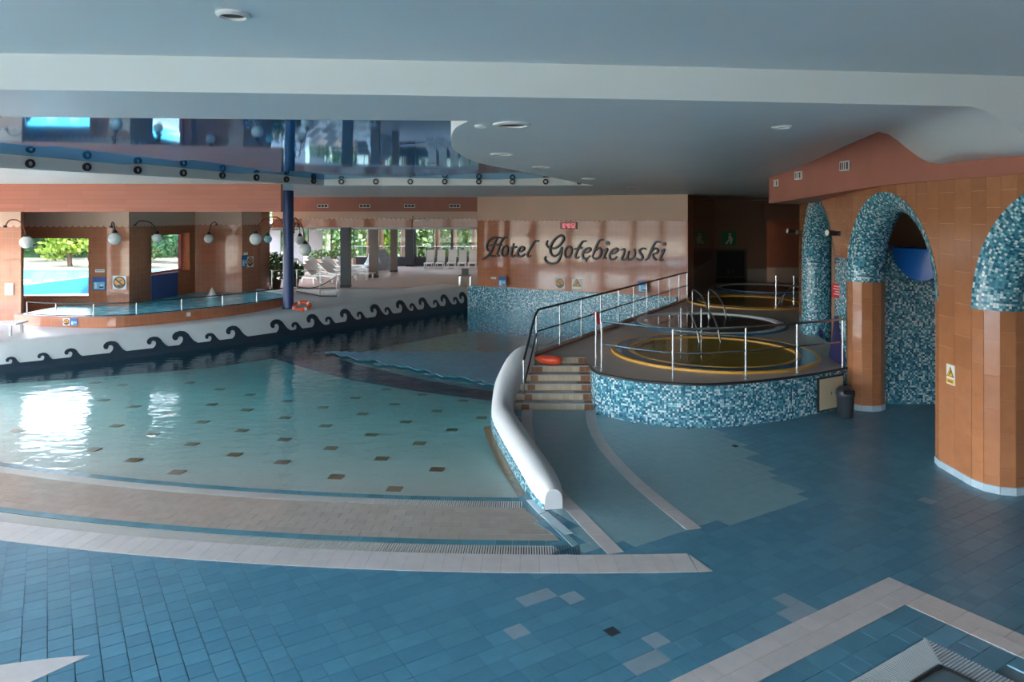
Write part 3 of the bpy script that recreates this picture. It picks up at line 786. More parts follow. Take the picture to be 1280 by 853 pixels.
# steps
NS = 6; RIS = ZT / NS; TRD = 0.262; Y0 = 14.5
steps = MB()
for i in range(NS):
    steps.box(-0.1, Y0 + i * TRD, 0 if i == 0 else i * RIS - .02, 1.68, Y0 + NS * TRD - .1, (i + 1) * RIS - 0.012)
steps = struct('steps', steps, 'grout_grey', 'tiled steps climbing from the blue floor to the hot tub terrace', 'stairs')
def stepx(i): return (0.0 + 0.07 * i if i < 3 else 0.21 + 0.1 * (i - 3))
for i in range(NS):
    y = Y0 + i * TRD; z0, z1 = i * RIS, (i + 1) * RIS
    xs = [-0.02 + stepx(i), 0.18 + stepx(i), 0.34 + stepx(i)]
    x = xs[2]; tl = []
    tl.append((xs[0], xs[1], 'tile_cream' if i < 4 else 'tile_brown')); tl.append((xs[1], xs[2], 'tile_brown'))
    while x < 1.42: tl.append((x, min(x + .105, 1.44), 'tile_cream')); x += .105
    tl.append((1.44, 1.56, 'tile_brown')); tl.append((1.56, 1.68, 'tile_brown'))
    for a, b, mt in tl:
        if b - a < .03 or (i == NS - 1 and a < .75): continue
        MB().box(a + .003, y - .008, z0 + .006, b - .003, y + .01, z1 - .02).build('riser_tile', mt, steps)
    x = xs[0]
    while x < 1.66:
        e = min(x + .245, 1.68)
        MB().box(x + .003, y + .02, z1 - .014, e - .003, y + TRD - .004, z1 - .004).build('tread_tile', 'tile_tread' if e < 1.5 and x > xs[1] - .05 else 'tile_brown', steps); x += .245
    MB().box(xs[0], y - .015, z1 - .014, 1.68, y + .02, z1 - .002).build('nosing', 'nosing_grey', steps)

# ---- ceiling
HOLE = [(-12.5, 6.1), (-4.46, 6.34), (-2.43, 6.5), (-0.545, 6.61)] + [tuple(p) for p in spline([(-0.40, 6.62), (-0.58, 7.3), (-0.72, 8.6), (-0.76, 9.9), (-0.53, 12.1), (0.16, 14.3), (1.16, 17.6), (2.35, 21.3)], 5)] + [(2.4, 21.5), (-5.55, 21.5), (-9.4, 13.3)]
def YB(x): return 5.28 + 0.108 * x + 0.005 * x * x
RB, RF = Vector((3.55, 5.72)), Vector((6.55, 13.0))          # ridge of the ceiling wave, from dropped band to fascia
RL = (RF - RB).length; RT = (RF - RB) / RL; RN = Vector((RT.y, -RT.x))
def ceil_z(p):
    x, y = p[0], p[1]
    z = 4.75 - 0.12 * smooth(22, 26.5, y)
    d = Vector((x, y)) - RB; t_ = d.dot(RT) / RL; e = d.dot(RN)
    hump = 0.62 * (max(0.0, t_) if t_ < 1 else max(0.0, 1 - (t_ - 1) / 0.75)) * (1 - smooth(0.0, 3.0, -e))
    low = lerp(4.44, 4.67, smooth(6.0, 10.0, y))
    k = smooth(0.0, 0.72, e) * (1 - smooth(1.02, 1.25, t_))
    return lerp(z + hump, low, k)
NE = [(-17.5, YB(-17.5))] + [(x, YB(x)) for x in [-14 + 0.5 * i for i in range(0, 35)] + [3.3 + .08 * i for i in range(19)] + [5.0 + .5 * i for i in range(14)]] + [(12, YB(12))]
main_poly = NE + [(12, 39), (-17.5, 39)]
mb = MB(); lips = []
for e in (0.0, .12, .24, .36, .48, .60, .72):
    lips.append([tuple(RB + RT * (RL * (k / 24)) + RN * e) for k in range(1, 27)])
mb.cdt(main_poly, [HOLE], lines=lips, spacing=0.4, zf=ceil_z, flip=True)
for i in range(len(NE) - 1):
    a, b = NE[i], NE[i + 1]; mb.add([(a[0], a[1], ceil_z(a)), (b[0], b[1], ceil_z(b)), (b[0], b[1], 5.1), (a[0], a[1], 5.1)])
ceiling = mb.build('ceiling', 'ceiling_paint'); autosmooth(ceiling, 30)
nc = MB()
for i in range(len(NE) - 1):
    a, b = NE[i], NE[i + 1]; nc.add([(a[0], a[1] + .2, 5.0), (b[0], b[1] + .2, 5.0), (b[0], -7.5, 5.0), (a[0], -7.5, 5.0)])
nc.build('upper_ceiling', 'ceiling_paint', ceiling)
tag(ceiling, 'pale grey painted ceiling with a dropped band and a curved cut-out', 'ceiling', None, 'structure')
nh = len(HOLE)
fa = MB(); fb = MB(); fc = MB()
for i in range(nh):
    a, b = HOLE[i], HOLE[(i + 1) % nh]
    tgt = fb if i >= nh - 2 else (fc if i == nh - 3 else fa)
    tgt.add([(a[0], a[1], 4.75), (b[0], b[1], 4.75), (b[0], b[1], 5.06), (a[0], a[1], 5.06)])
fa.build('recess_side', 'recess_white', ceiling, smooth_=False); fb.build('recess_side', 'recess_white', ceiling); fc.build('recess_side', 'recess_white', ceiling)
# blue glossy panels above the cut-out, in tilted strips
sd = Vector((0.83, -0.56)).normalized(); sn = Vector((-sd.y, sd.x)).normalized()
edges_n = [-1.5, 2.4, 5.5, 8.3, 11.5, 14.6, 17.6, 20.6, 24]
for i in range(len(edges_n) - 1):
    a, b = edges_n[i], edges_n[i + 1]
    P = []
    for tt, k in ((-20, a), (24, a), (24, b), (-20, b)):
        q = sd * tt + sn * k; P.append((q.x, q.y))
    # clip to the box of the recess
    def clip(poly, f):
        res = []
        for j in range(len(poly)):
            p, q = poly[j], poly[(j + 1) % len(poly)]; fp, fq = f(p), f(q)
            if fp >= 0: res.append(p)
            if fp * fq < 0:
                t_ = fp / (fp - fq); res.append((p[0] + (q[0] - p[0]) * t_, p[1] + (q[1] - p[1]) * t_))
        return res
    for f in (lambda p: p[0] + 12.9, lambda p: 3.2 - p[0], lambda p: p[1] - 6.05, lambda p: 22.2 - p[1]):
        if P: P = clip(P, f)
    if len(P) < 3: continue
    tau = {5.5: .019, 8.3: .027, 11.5: .033, 14.6: .030, 17.6: .024, 20.6: .02}.get(a, 0.010)
    mb = MB(); mb.add([(p[0], p[1], 5.02 - tau * (Vector(p).dot(sn) - a)) for p in P]); mb.build('ceiling_panel', 'blue_gloss', ceiling)

# ---- sign wall
swd = (SWB - SWA).normalized(); swn = Vector((swd.y, -swd.x))        # faces the camera
SWL = (SWB - SWA).length; SWROT = atan2(swd.y, swd.x)
def SW(u, z, d=0.0): return Vector((SWA.x + swd.x * u + swn.x * d, SWA.y + swd.y * u + swn.y * d, z))
sw = MB(); u0 = 0.33
sw.add([SW(u0, -.5), SW(SWL, -.5), SW(SWL, 3.72), SW(u0, 3.72)], [(0, 0), (SWL, 0), (SWL, 4.2), (0, 4.2)])
sw.add([SW(SWL, -.5), SW(SWL, -.5, -1.0), SW(SWL, 4.9, -1.0), SW(SWL, 4.9)]); sw.add([SW(u0, -.5, -1.0), SW(u0, -.5), SW(u0, 4.9), SW(u0, 4.9, -1.0)])
sw.add([SW(SWL, -.5, -1), SW(u0, -.5, -1), SW(u0, 4.9, -1), SW(SWL, 4.9, -1)])
wall_sign = struct('wall_back', sw, 'sign_tile', 'glossy orange tiled wall carrying the hotel lettering', 'wall')
def scallop_band(name, P0, d, nrm, L, z0, z1, mat, parent, pitch=0.2, off=0.015):
    """plaster band with a scalloped lower edge"""
    m_ = MB(); n = max(1, int(round(L / pitch))); pt = L / n
    W = lambda u, z: Vector((P0.x + d.x * u + nrm.x * off, P0.y + d.y * u + nrm.y * off, z))
    m_.add([W(0, z0), W(L, z0), W(L, z1), W(0, z1)])
    for i in range(n):
        c = (i + .5) * pt
        m_.add([W(c + pt / 2 * cos(pi + pi * k / 6), z0 + pt * .38 * sin(pi + pi * k / 6)) for k in range(7)])
    return m_.build(name, mat, parent)
scallop_band('plaster_band', SWA + swd * u0, swd, swn, SWL - u0, 3.70, 4.8, 'cream', wall_sign)
ms = MB()
ms.add([SW(0, -1.4, .25), SW(SWL - .35, -1.4, .25), SW(SWL - .35, .86, .25), SW(0, .90, .25)], [(0, 0), (SWL, 0), (SWL, 2.3), (0, 2.3)])
ms.add([SW(0, .90, .25), SW(SWL - .35, .86, .25), SW(SWL - .35, .86, 0), SW(0, .90, 0)])
ms.add([SW(0, -1.4, 0), SW(0, -1.4, .25), SW(0, .9, .25), SW(0, .9, 0)])
ms.build('mosaic_plinth', 'mosaic_teal', wall_sign)

# ---- wave wall and white deck behind it
wvn = []
for i in range(len(WAVE)):
    d = (WAVE[min(i + 1, len(WAVE) - 1)] - WAVE[max(i - 1, 0)]).normalized(); wvn.append(Vector((-d.y, d.x)))
WS = [0.0]
for i in range(1, len(WAVE)): WS.append(WS[-1] + (WAVE[i] - WAVE[i - 1]).length)
def wtop(i): return 0.0 if WAVE[i].x < -9 else 0.14 * smooth(-9, -2, WAVE[i].x)
PROF = [(0.0, -1.4), (0.0, -0.02), (0.12, 0.32), (0.22, 0.60), (0.26, 0.655), (0.34, 0.69), (0.5, 0.705), (0.9, 0.72), (1.5, 0.742)]
rows = []
for i in range(len(WAVE)):
    rows.append([Vector((WAVE[i].x + wvn[i].x * a, WAVE[i].y + wvn[i].y * a, b + (wtop(i) * min(1, max(0, b) / .55)))) for a, b in PROF])
wv = MB().grid([r[1:] for r in rows]); wave_wall = wv.build('wave_wall', 'white_plaster'); autosmooth(wave_wall, 40)
for p in wave_wall.data.polygons: p.flip()
tag(wave_wall, 'white sloped pool wall painted with a row of dark curling waves', 'wall', None, 'structure')
MB().grid([[r[0] - Vector((n_.x, n_.y, 0)) * .03, r[1] - Vector((n_.x, n_.y, 0)) * .015] for r, n_ in zip(rows, wvn)]).build('submerged_side', 'navy', wave_wall)
def wface(s, t, off=0.012):
    """point on the sloped face: arc length s, height t (0..0.6)"""
    i = 0
    while i < len(WS) - 2 and WS[i + 1] < s: i += 1
    k = (s - WS[i]) / (WS[i + 1] - WS[i]); p = WAVE[i].lerp(WAVE[i + 1], k); nn = wvn[i].lerp(wvn[i + 1], k).normalized()
    hh = t; a = 0.0
    for q in range(1, len(PROF) - 1):
        if PROF[q][1] <= hh <= PROF[q + 1][1]:
            a = lerp(PROF[q][0], PROF[q + 1][0], (hh - PROF[q][1]) / (PROF[q + 1][1] - PROF[q][1]))
    z = t + (lerp(wtop(i), wtop(i + 1), k) * max(0, t) / .55)
    return Vector((p.x + nn.x * (a - off), p.y + nn.y * (a - off), z + off * .5))
band = MB(); N = 120
band.grid([[wface(WS[-1] * k / N, t) for k in range(N + 1)] for t in (-0.04, 0.05, 0.15)]); band.build('wave_band', 'navy', wave_wall)
def s_at_x(px):
    best = None
    for k in range(401):
        s = WS[-1] * k / 400; p = wface(s, 0.15); x = CX + FP * p.x / p.y
        if best is None or abs(x - px) < best[0]: best = (abs(x - px), s)
    return best[1]
CREST = [(-.66, 0), (-.34, .08), (-.14, .26), (-.07, .46), (-.11, .62), (-.24, .69), (-.36, .63), (-.38, .50), (-.48, .40), (-.62, .44), (-.70, .58), (-.66, .78), (-.48, .94), (-.20, 1.0), (.08, .94), (.28, .75), (.40, .50), (.56, .26), (.80, .08), (1.0, 0)]
waves = [(17, .20), (56, .22), (92, .26), (142, .34), (197, .34), (232, .42), (265, .27), (297, .40), (350, .42), (371, .26), (395, .42), (414, .27), (436, .42), (452, .27), (472, .42), (487, .27), (504, .42), (517, .27), (532, .40), (546, .27), (559, .40), (571, .27), (582, .40)]
for px, h in waves:
    s0 = s_at_x(px); wd = h * 1.8
    P = [wface(min(max(s0 + a * wd * .62, 0.01), WS[-1] - .01), 0.11 + b * h * 1.0, .022) for a, b in CREST]
    m_ = MB(); cpt = wface(s0 + .1 * wd, 0.08 + .45 * h)
    m_.add(P)
    m_.build('wave_crest', 'navy', wave_wall)
# deck
back = [Vector((r[-1].x, r[-1].y)) for r in rows]
deck_poly = [(p.x, p.y) for p in back] + [(-1.3, 31.6), (-10.0, 31.6), (-10.0, 28.2), (-13, 23.3), (-17.6, 23.3)]
mb = MB(); mb.cdt(deck_poly, zf=0.742, spacing=1.2)
mb.grid([[Vector((p.x, p.y, 0.742)) for p in back], [Vector((r[-1].x, r[-1].y, r[-1].z)) for r in rows]])
struct('pool_deck', mb, 'deck_white', 'white deck behind the wave wall under the orange beam', 'deck')

# ---- outer shell with the daylight windows
WN = [0]
def window_unit(p0, p1, z0, z1, nx, nz, label, frame='frame_white', pane='glass_clear', fw=0.07, dep=0.10, cat='window'):
    """a window between two plan points: frame, mullions and one pane per field"""
    WN[0] += 1
    a, b = Vector(p0[:2]), Vector(p1[:2]); L = (b - a).length; d = (b - a) / L
    t = thing('window_%d' % WN[0], label, cat, (a.x, a.y, z0), atan2(d.y, d.x)); t['kind'] = 'structure'
    H = z1 - z0; f = MB()
    f.box(0, -dep / 2, 0, fw, dep / 2, H); f.box(L - fw, -dep / 2, 0, L, dep / 2, H)
    f.box(fw, -dep / 2, 0, L - fw, dep / 2, fw); f.box(fw, -dep / 2, H - fw, L - fw, dep / 2, H)
    f.build('window_frame', frame, t, local=True)
    xs = [fw + (L - 2 * fw) * i / nx for i in range(nx + 1)]; zs = [fw + (H - 2 * fw) * i / nz for i in range(nz + 1)]
    for x in xs[1:-1]: MB().box(x - .025, -dep / 3, fw, x + .025, dep / 3, H - fw).build('mullion', frame, t, local=True)
    for z in zs[1:-1]: MB().box(fw, -dep / 3, z - .025, L - fw, dep / 3, z + .025).build('transom', frame, t, local=True)
    for i in range(nx):
        for k in range(nz):
            m_ = MB(); m_.add([(xs[i], 0, zs[k]), (xs[i + 1], 0, zs[k]), (xs[i + 1], 0, zs[k + 1]), (xs[i], 0, zs[k + 1])])
            m_.build('pane', pane, t, local=True)
    return t
def pierced_wall(name, p0, p1, z0, z1, wins, thick, mat, label, side=1):
    """wall between plan points with rectangular openings wins=[(u0,u1,z0,z1)]"""
    a, b = Vector(p0), Vector(p1); L = (b - a).length; d = (b - a) / L; nn = Vector((d.y, -d.x)) * side
    def P(u, z, o): return Vector((a.x + d.x * u + nn.x * o, a.y + d.y * u + nn.y * o, z))
    m_ = MB(); us = sorted({0.0, L} | {w_[0] for w_ in wins} | {w_[1] for w_ in wins}); zs = sorted({z0, z1} | {w_[2] for w_ in wins} | {w_[3] for w_ in wins})
    for i in range(len(us) - 1):
        for k in range(len(zs) - 1):
            cu, cz = (us[i] + us[i + 1]) / 2, (zs[k] + zs[k + 1]) / 2
            if any(w_[0] < cu < w_[1] and w_[2] < cz < w_[3] for w_ in wins): continue
            for o in (0.0, -thick):
                m_.add([P(us[i], zs[k], o), P(us[i + 1], zs[k], o), P(us[i + 1], zs[k + 1], o), P(us[i], zs[k + 1], o)])
    for u0_, u1_, w0, w1 in wins:
        for q in (((u0_, w0), (u1_, w0)), ((u1_, w0), (u1_, w1)), ((u1_, w1), (u0_, w1)), ((u0_, w1), (u0_, w0))):
            m_.add([P(q[0][0], q[0][1], 0), P(q[1][0], q[1][1], 0), P(q[1][0], q[1][1], -thick), P(q[0][0], q[0][1], -thick)])
    for u in (0, L): m_.add([P(u, z0, 0), P(u, z1, 0), P(u, z1, -thick), P(u, z0, -thick)])
    m_.add([P(0, z1, 0), P(L, z1, 0), P(L, z1, -thick), P(0, z1, -thick)])
    return struct(name, m_, mat, label, 'wall'), P
wins = [(0.6 + 3.55 * i, 0.6 + 3.55 * i + 2.95, 0.15, 4.45) for i in range(7)]
wl, P = pierced_wall('wall_left', (-17.5, -7.5), (-17.5, 18.0), -0.1, 5.0, wins, 0.3, 'sign_tile', 'tiled side wall with tall daylight windows beside the pool', 1)
for u0_, u1_, a, b in wins: window_unit(P(u0_, 0, -.15), P(u1_, 0, -.15), a, b, 3, 2, 'tall white-framed window in the side wall by the pool')
wins = [(0.7 + 3.65 * i, 0.7 + 3.65 * i + 3.1, 0.15, 4.75) for i in range(5)]
wr, P = pierced_wall('wall_rear', (-17.5, -7.5), (12.0, -7.5), -0.1, 5.05, wins, 0.3, 'sign_tile', 'tiled rear wall with tall daylight windows', -1)
for u0_, u1_, a, b in wins: window_unit(P(u0_, 0, -.15), P(u1_, 0, -.15), a, b, 3, 2, 'tall white-framed window in the rear wall')
struct('wall_right', MB().box(12, -7.8, -.1, 12.3, 21, 5.1), 'brown_wall', 'plain brown wall behind the tiled arcade', 'wall')
wins = [(0.3, 2.5, .9, 3.6)]  # opening added out of view to brighten the white deck
_, P = pierced_wall('wall_left_rear', (-17.45, 18.0), (-17.45, 23.4), -0.1, 5.0, wins, 0.3, 'sign_tile', 'tiled side wall of the white deck with a window', 1)
for u0_, u1_, a, b in wins: window_unit(P(u0_, 0, -.15), P(u1_, 0, -.15), a, b, 2, 1, 'white-framed window lighting the white deck from the side')
struct('ceiling_passage', MB().box(11.9, 20.2, 4.6, 19.4, 38, 4.9), 'ceiling_paint', 'grey ceiling over the far hot tubs', 'ceiling')
struct('wall_slide_back', MB().box(7.55, 17.0, -.1, 12.1, 17.2, 5.0), 'brown_wall', 'brown wall closing the slide room behind the arches', 'wall')
struct('roof', MB().box(-18.2, -8.4, 5.4, 13.5, 47, 5.7), 'outdoor_wall', 'flat roof slab over the pool hall', 'roof')

# ---- left alcove walls
Z1 = 4.75
def face_wall(name, p0, p1, z0, zs, z1, mat, band, label, thick=0.35, wins=(), pitch=0.2, side=1):
    a, b = Vector(p0), Vector(p1); d = (b - a).normalized(); nn = Vector((d.y, -d.x)) * side
    o, P = pierced_wall(name, p0, p1, z0, z1, list(wins), thick, mat, label, side)
    if zs < z1: scallop_band('plaster_band', a, d, nn, (b - a).length, zs, z1, band, o, pitch)
    return o, P
face_wall('wall_pier', (-17.4, 20.98), (-14.15, 20.98), 0.5, 3.6, Z1, 'sign_tile', 'cream', 'tiled pier beside the whirlpool window', 0.12)
wA0, wA1 = Vector((-17.4, 23.2)), Vector((-12.2, 23.2))
xa = lambda x: on_plane(x, 300, (0, 23.2, 0), (0, 1, 0)).x + 17.4
oA, PA = face_wall('wall_alcove', wA0, wA1, 0.5, 3.56, Z1, 'sign_tile', 'cream', 'tiled alcove wall with the square window over the whirlpool', 0.3, [(0.9, xa(110.5), 1.24, 3.18)])
window_unit(PA(0.9, 0, -.15), PA(xa(110.5), 0, -.15), 1.24, 3.18, 1, 1, 'square window looking out on the outdoor pool and blue loungers', 'frame_red', 'glass_tint', 0.05)
wB0, wB1 = Vector((-12.2, 23.2)), Vector((-11.8, 27.1))
oB, PB = face_wall('wall_return', wB0, wB1, 0.5, 3.56, Z1, 'sign_tile', 'cream', 'narrow tiled return wall with the smaller window above the whirlpool', 0.45, [(1.2, 3.55, 1.86, 3.22)])
window_unit(PB(1.2, 0, -.36), PB(3.55, 0, -.36), 1.86, 3.22, 1, 1, 'smaller deep-set window above the blue mat of the whirlpool', 'frame_red', 'glass_tint', 0.05)
mat_ = MB().obox((PB(1.95, 0, .015).x, PB(1.95, 0, 0).y, 1.0), (1.55, .03, .84), atan2(3.9, .4)); tag(mat_.build('blue_mat', 'sign_blue'), 'blue foam mat standing against the wall under the smaller window', 'mat')
wC0, wC1 = Vector((-11.8, 27.1)), Vector((-10.05, 27.1))
face_wall('wall_niche', wC0, wC1, 0.5, 3.56, Z1, 'sign_tile', 'cream', 'bright orange tiled niche wall behind the whirlpool')
wD0, wD1 = Vector((-10.05, 27.1)), Vector((-9.75, 28.3))
face_wall('wall_corner', wD0, wD1, 0.5, 3.56, Z1, 'sign_tile', 'cream', 'dark tiled corner wall between whirlpool and lounger hall', 0.3)
struct('wall_hall_side', MB().box(-10.2, 28.3, .5, -9.75, 29.3, Z1), 'sign_tile', 'dark tiled pier at the entrance of the lounger hall', 'wall')
# big orange beam above the alcove
bm = MB().box(-17.5, 20.35, 3.97, -6.46, 20.52, 4.9)
struct('trim_1', bm, 'beam_tile', 'long terracotta beam above the whirlpool alcove', 'beam')

# ---- hall beyond: lintel, floor, ceiling, columns, windows
HZ = 0.80
lint = MB().box(-10.2, 31.0, 3.32, -1.2, 31.5, 4.8); lint = struct('trim_3', lint, 'sign_tile', 'orange lintel with terracotta top over the lounger hall', 'beam')
MB().box(-10.2, 30.9, 4.02, -1.3, 31.0, 4.8).build('lintel_top', 'terracotta', lint)
scallop_band('plaster_band', Vector((-10.2, 31.0)), Vector((1, 0)), Vector((0, -1)), 8.9, 3.76, 4.02, 'cream', lint)
MB().box(-10.2, 30.98, 3.26, -1.2, 31.45, 3.34).build('lintel_edge', 'frame_white', lint)
HP = [(-10.0, 30.6), (-15.8, 44.0), (-0.4, 44.0), (-0.4, 31.4), (-1.9, 31.1)]
wins = [(1.2 + 4.7 * i, 5.3 + 4.7 * i, 1.0, 3.1) for i in range(3)]
_, P = pierced_wall('wall_hall_left', (-10.25, 29.3), (-15.95, 43.9), .5, 3.5, wins, 0.2, 'cream', 'glazed side wall of the lounger hall behind the whirlpool', 1)
for u0_, u1_, a, b in wins: window_unit(P(u0_, 0, -.1), P(u1_, 0, -.1), a, b, 3, 1, 'wide white-framed side window of the lounger hall')
struct('floor_hall', MB().slab(HP, .5, HZ), 'hall_floor', 'pinkish tiled floor of the lounger hall', 'floor')
struct('ceiling_hall', MB().slab([(-10.6, 31.4), (-15.9, 44.0), (-0.2, 44.0), (-0.2, 31.4)], 3.34, 3.5), 'ceiling_paint', 'low white ceiling of the lounger hall', 'ceiling')
struct('wall_hall_right', MB().box(-0.55, 30.5, .5, -0.2, 46, 3.4), 'cream', 'side wall of the lounger hall behind the lettered wall', 'wall')
PX = [-17.5, -0.5]
par = MB().box(-11.0, 43.6, HZ, -0.5, 43.9, 1.28); struct('wall_parapet', par, 'column_dark', 'low dark parapet under the hall windows', 'wall')
for i, (x0, x1) in enumerate(((-10.9, -8.1), (-8.1, -6.35), (-5.85, -3.6), (-3.6, -0.55))):
    window_unit((x0, 43.75), (x1, 43.75), 1.28, 3.05, 2, 1, 'wide hall window above the dark parapet with trees outside', 'column_dark', 'glass_tint', .07)
struct('trim_4', MB().box(-15.8, 43.5, 3.05, -.4, 43.95, 3.4), 'door_frame', 'dark head above the hall windows', 'beam')
def col(x, y, wd, mat, label, z1=3.34, lightside=True):
    t = thing('hall_column', label, 'column', (x, y, HZ), 0, 'columns of the lounger hall')
    MB().box(-wd / 2, -wd / 2, 0, wd / 2, wd / 2, z1 - HZ).build('shaft', mat, t, local=True)
    MB().box(-wd / 2 - .015, -wd / 2 - .015, 0, wd / 2 + .015, wd / 2 + .015, .12).build('base', 'black', t, local=True)
    return t
col(-7.05, 30.9, .38, 'column_dark', 'square dark hall column standing at the edge of the white deck')
col(-6.78, 35.7, .40, 'column_brown', 'square brown hall column second from the white deck')
col(-6.35, 39.2, .34, 'column_brown', 'square brown hall column third from the white deck')
col(-6.08, 43.5, .46, 'column_dark', 'broad dark column standing in the line of hall windows')
for i, x in enumerate([-15.7, -14.45, -13.2, -12.15]):
    window_unit((x, 43.3), (x + 1.15, 43.3), HZ + .02, 3.1, 1, 1, 'full-height white-framed hall window with grey blind', 'frame_white', 'glass_tint', .09)
    t = MB().box(x + .1, 43.14, .80, x + .62 + .1 * i, 43.2, 2.95); tag(t.build('window_blind', 'curtain'), 'grey blind hanging in front of a white-framed hall window', 'blind', 'blinds of the lounger hall')

# ---- back right room with door
wq0, wq1 = Vector((6.5, 26.85)), Vector((10.0, 36.0))
q = struct('wall_passage', MB().slab([wq0, wq1, wq1 - Vector((.3, -.1)), wq0 - Vector((.3, -.1))], -.1, 4.8), 'sign_tile', 'brown tiled passage wall beside the hot tubs', 'wall')
qn = Vector((wq1 - wq0)).normalized(); qn = Vector((qn.y, -qn.x)) * .02
MB().slab([wq0 + qn, wq1 + qn, wq1, wq0], -.1, 1.75).build('dado', 'band_grey', q)
q = struct('wall_door', MB().box(9.8, 36.0, -.1, 12.6, 36.3, 4.8), 'brown_wall', 'brown end wall with the dark double door', 'wall')
MB().box(11.5, 35.97, -.1, 12.6, 36.0, 1.2).build('dado', 'band_grey', q)
struct('wall_far', MB().box(12.6, 37.2, -.1, 19, 37.5, 4.8), 'brown_dark', 'dark recessed wall behind the far hot tubs', 'wall')
q = struct('trim_5', MB().box(12.4, 35.9, 3.55, 19, 36.6, 4.8), 'brown_wall', 'brown beam above the dark recess', 'beam')
MB().box(12.6, 36.9, -.1, 19, 37.2, 1.2).build('dado', 'band_grey', q)
struct('floor_passage', MB().slab([(6.6, 26.9), (13.1, 20.4), (19, 20.4), (19, 38), (9.5, 38)], -.12, .1), 'terrace_tile', 'floor of the passage behind the hot tub terrace', 'floor')
struct('wall_tub_side', MB().box(19, 15, -.1, 19.3, 38, 4.8), 'brown_wall', 'far side wall of the hot tub area', 'wall')
struct('wall_arcade_end', MB().box(12.0, 20.6, -.1, 19.2, 20.9, 4.8), 'brown_wall', 'wall closing the space behind the arcade', 'wall')
d1 = thing('door_1', 'dark double door with grey frame in the brown end wall', 'door', (10.78, 35.95, 0.05)); d1['kind'] = 'structure'
MB().box(-.82, -.06, 0, -.70, .02, 2.15).box(.70, -.06, 0, .82, .02, 2.15).box(-.70, -.06, 2.03, .70, .02, 2.15).build('door_frame', 'door_frame', d1, local=True)
for s in (-1, 1):
    lf = MB().box(min(0, s * .69) + .005, -.03, 0, max(0, s * .69) - .005, .01, 2.03).build('door_leaf', 'door_dark', d1, local=True)
    MB().box(s * .12 - .03, -.05, .95, s * .12 + .03, -.03, 1.1).build('door_handle', 'steel', lf, local=True)
    MB().box(min(s * .05, s * .64), -.05, .72, max(s * .05, s * .64), -.03, .78).build('push_bar', 'door_frame', lf, local=True)

# ---- arcade wall on the right
AT = 0.375; PR = 1.75; SPR = 2.55; ATOP = 4.44
CEN = [8.7, 13.0, 17.2]
def XF(u): return 6.6 + (0.0171 * (u - 11.5) ** 2 if u > 11.5 else 0.0)
def AW(u, z, w_): return Vector((XF(u) + w_, u, z))
def zlow(u):
    for c in CEN:
        if abs(u - c) < PR: return SPR + sqrt(max(0, PR * PR - (u - c) ** 2))
    return 0.0
ar = MB(); us = [6.2]
while us[-1] < 19.5: us.append(round(us[-1] + .05, 3))
for c in CEN: us += [c - PR, c + PR]
us = sorted(set(us))
for i in range(len(us) - 1):
    u0_, u1_ = us[i], us[i + 1]; m = (u0_ + u1_) / 2
    arch = any(abs(m - c) < PR for c in CEN)
    za = zlow(u0_ + 1e-6) if arch else 0.0; zb = zlow(u1_ - 1e-6) if arch else 0.0
    for w_ in (0.0, 2 * AT): ar.add([AW(u0_, za, w_), AW(u1_, zb, w_), AW(u1_, ATOP + .3, w_), AW(u0_, ATOP + .3, w_)])
ar.add([AW(19.5, 0, 0), AW(19.5, ATOP + .3, 0), AW(19.5, ATOP + .3, .75), AW(19.5, 0, .75)]); ar.add([AW(6.2, 0, 0), AW(6.2, ATOP, 0), AW(6.2, ATOP, .75), AW(6.2, 0, .75)])
arcade = struct('wall_arcade', ar, 'grout_light', 'orange tiled arcade wall with blue mosaic arches', 'wall')
for ci, c in enumerate(CEN):
    rows = []; uvs = []; NT = 36; NP = 12; ts = [pi * i / NT for i in range(NT + 1)]
    for t_ in ts:
        rows.append([AW(c - (PR - AT * sin(pi * k / NP)) * cos(t_), SPR + (PR - AT * sin(pi * k / NP)) * sin(t_), AT * (1 - cos(pi * k / NP)) - (.012 if k == 0 else 0)) for k in range(NP + 1)])
        uvs.append([(t_ * 1.55, AT * pi * k / NP) for k in range(NP + 1)])
    m_ = MB().grid(rows, uvs)
    if ci == 2:
        for s in (-1, 1):
            rr = []; uu = []
            for z in (0.0, .8, 1.6, SPR):
                rr.append([AW(c + s * (PR - AT * sin(pi * k / NP)), z, AT * (1 - cos(pi * k / NP)) - (.012 if k == 0 else 0)) for k in range(NP + 1)]); uu.append([(9 + z, AT * pi * k / NP) for k in range(NP + 1)])
            m_.grid(rr, uu)
    o = m_.build('mosaic_arch', 'mosaic_teal', arcade, True)
# mosaic patch on the face between the two far arches
pm = MB(); uu = [14.72 + .08 * i for i in range(10)]
for i in range(len(uu) - 1):
    pm.add([AW(uu[i], 0.75, -.01), AW(uu[i + 1], .75, -.01), AW(uu[i + 1], 3.0, -.01), AW(uu[i], 3.0, -.01)])
pm.build('mosaic_pier', 'mosaic_teal', arcade)
pm = MB(); uu = [18.93 + .08 * i for i in range(8)]
for i in range(len(uu) - 1): pm.add([AW(uu[i], 0.75, -.01), AW(uu[i + 1], .75, -.01), AW(uu[i + 1], 1.2, -.01), AW(uu[i], 1.2, -.01)])
pm.build('mosaic_pier', 'mosaic_teal', arcade)
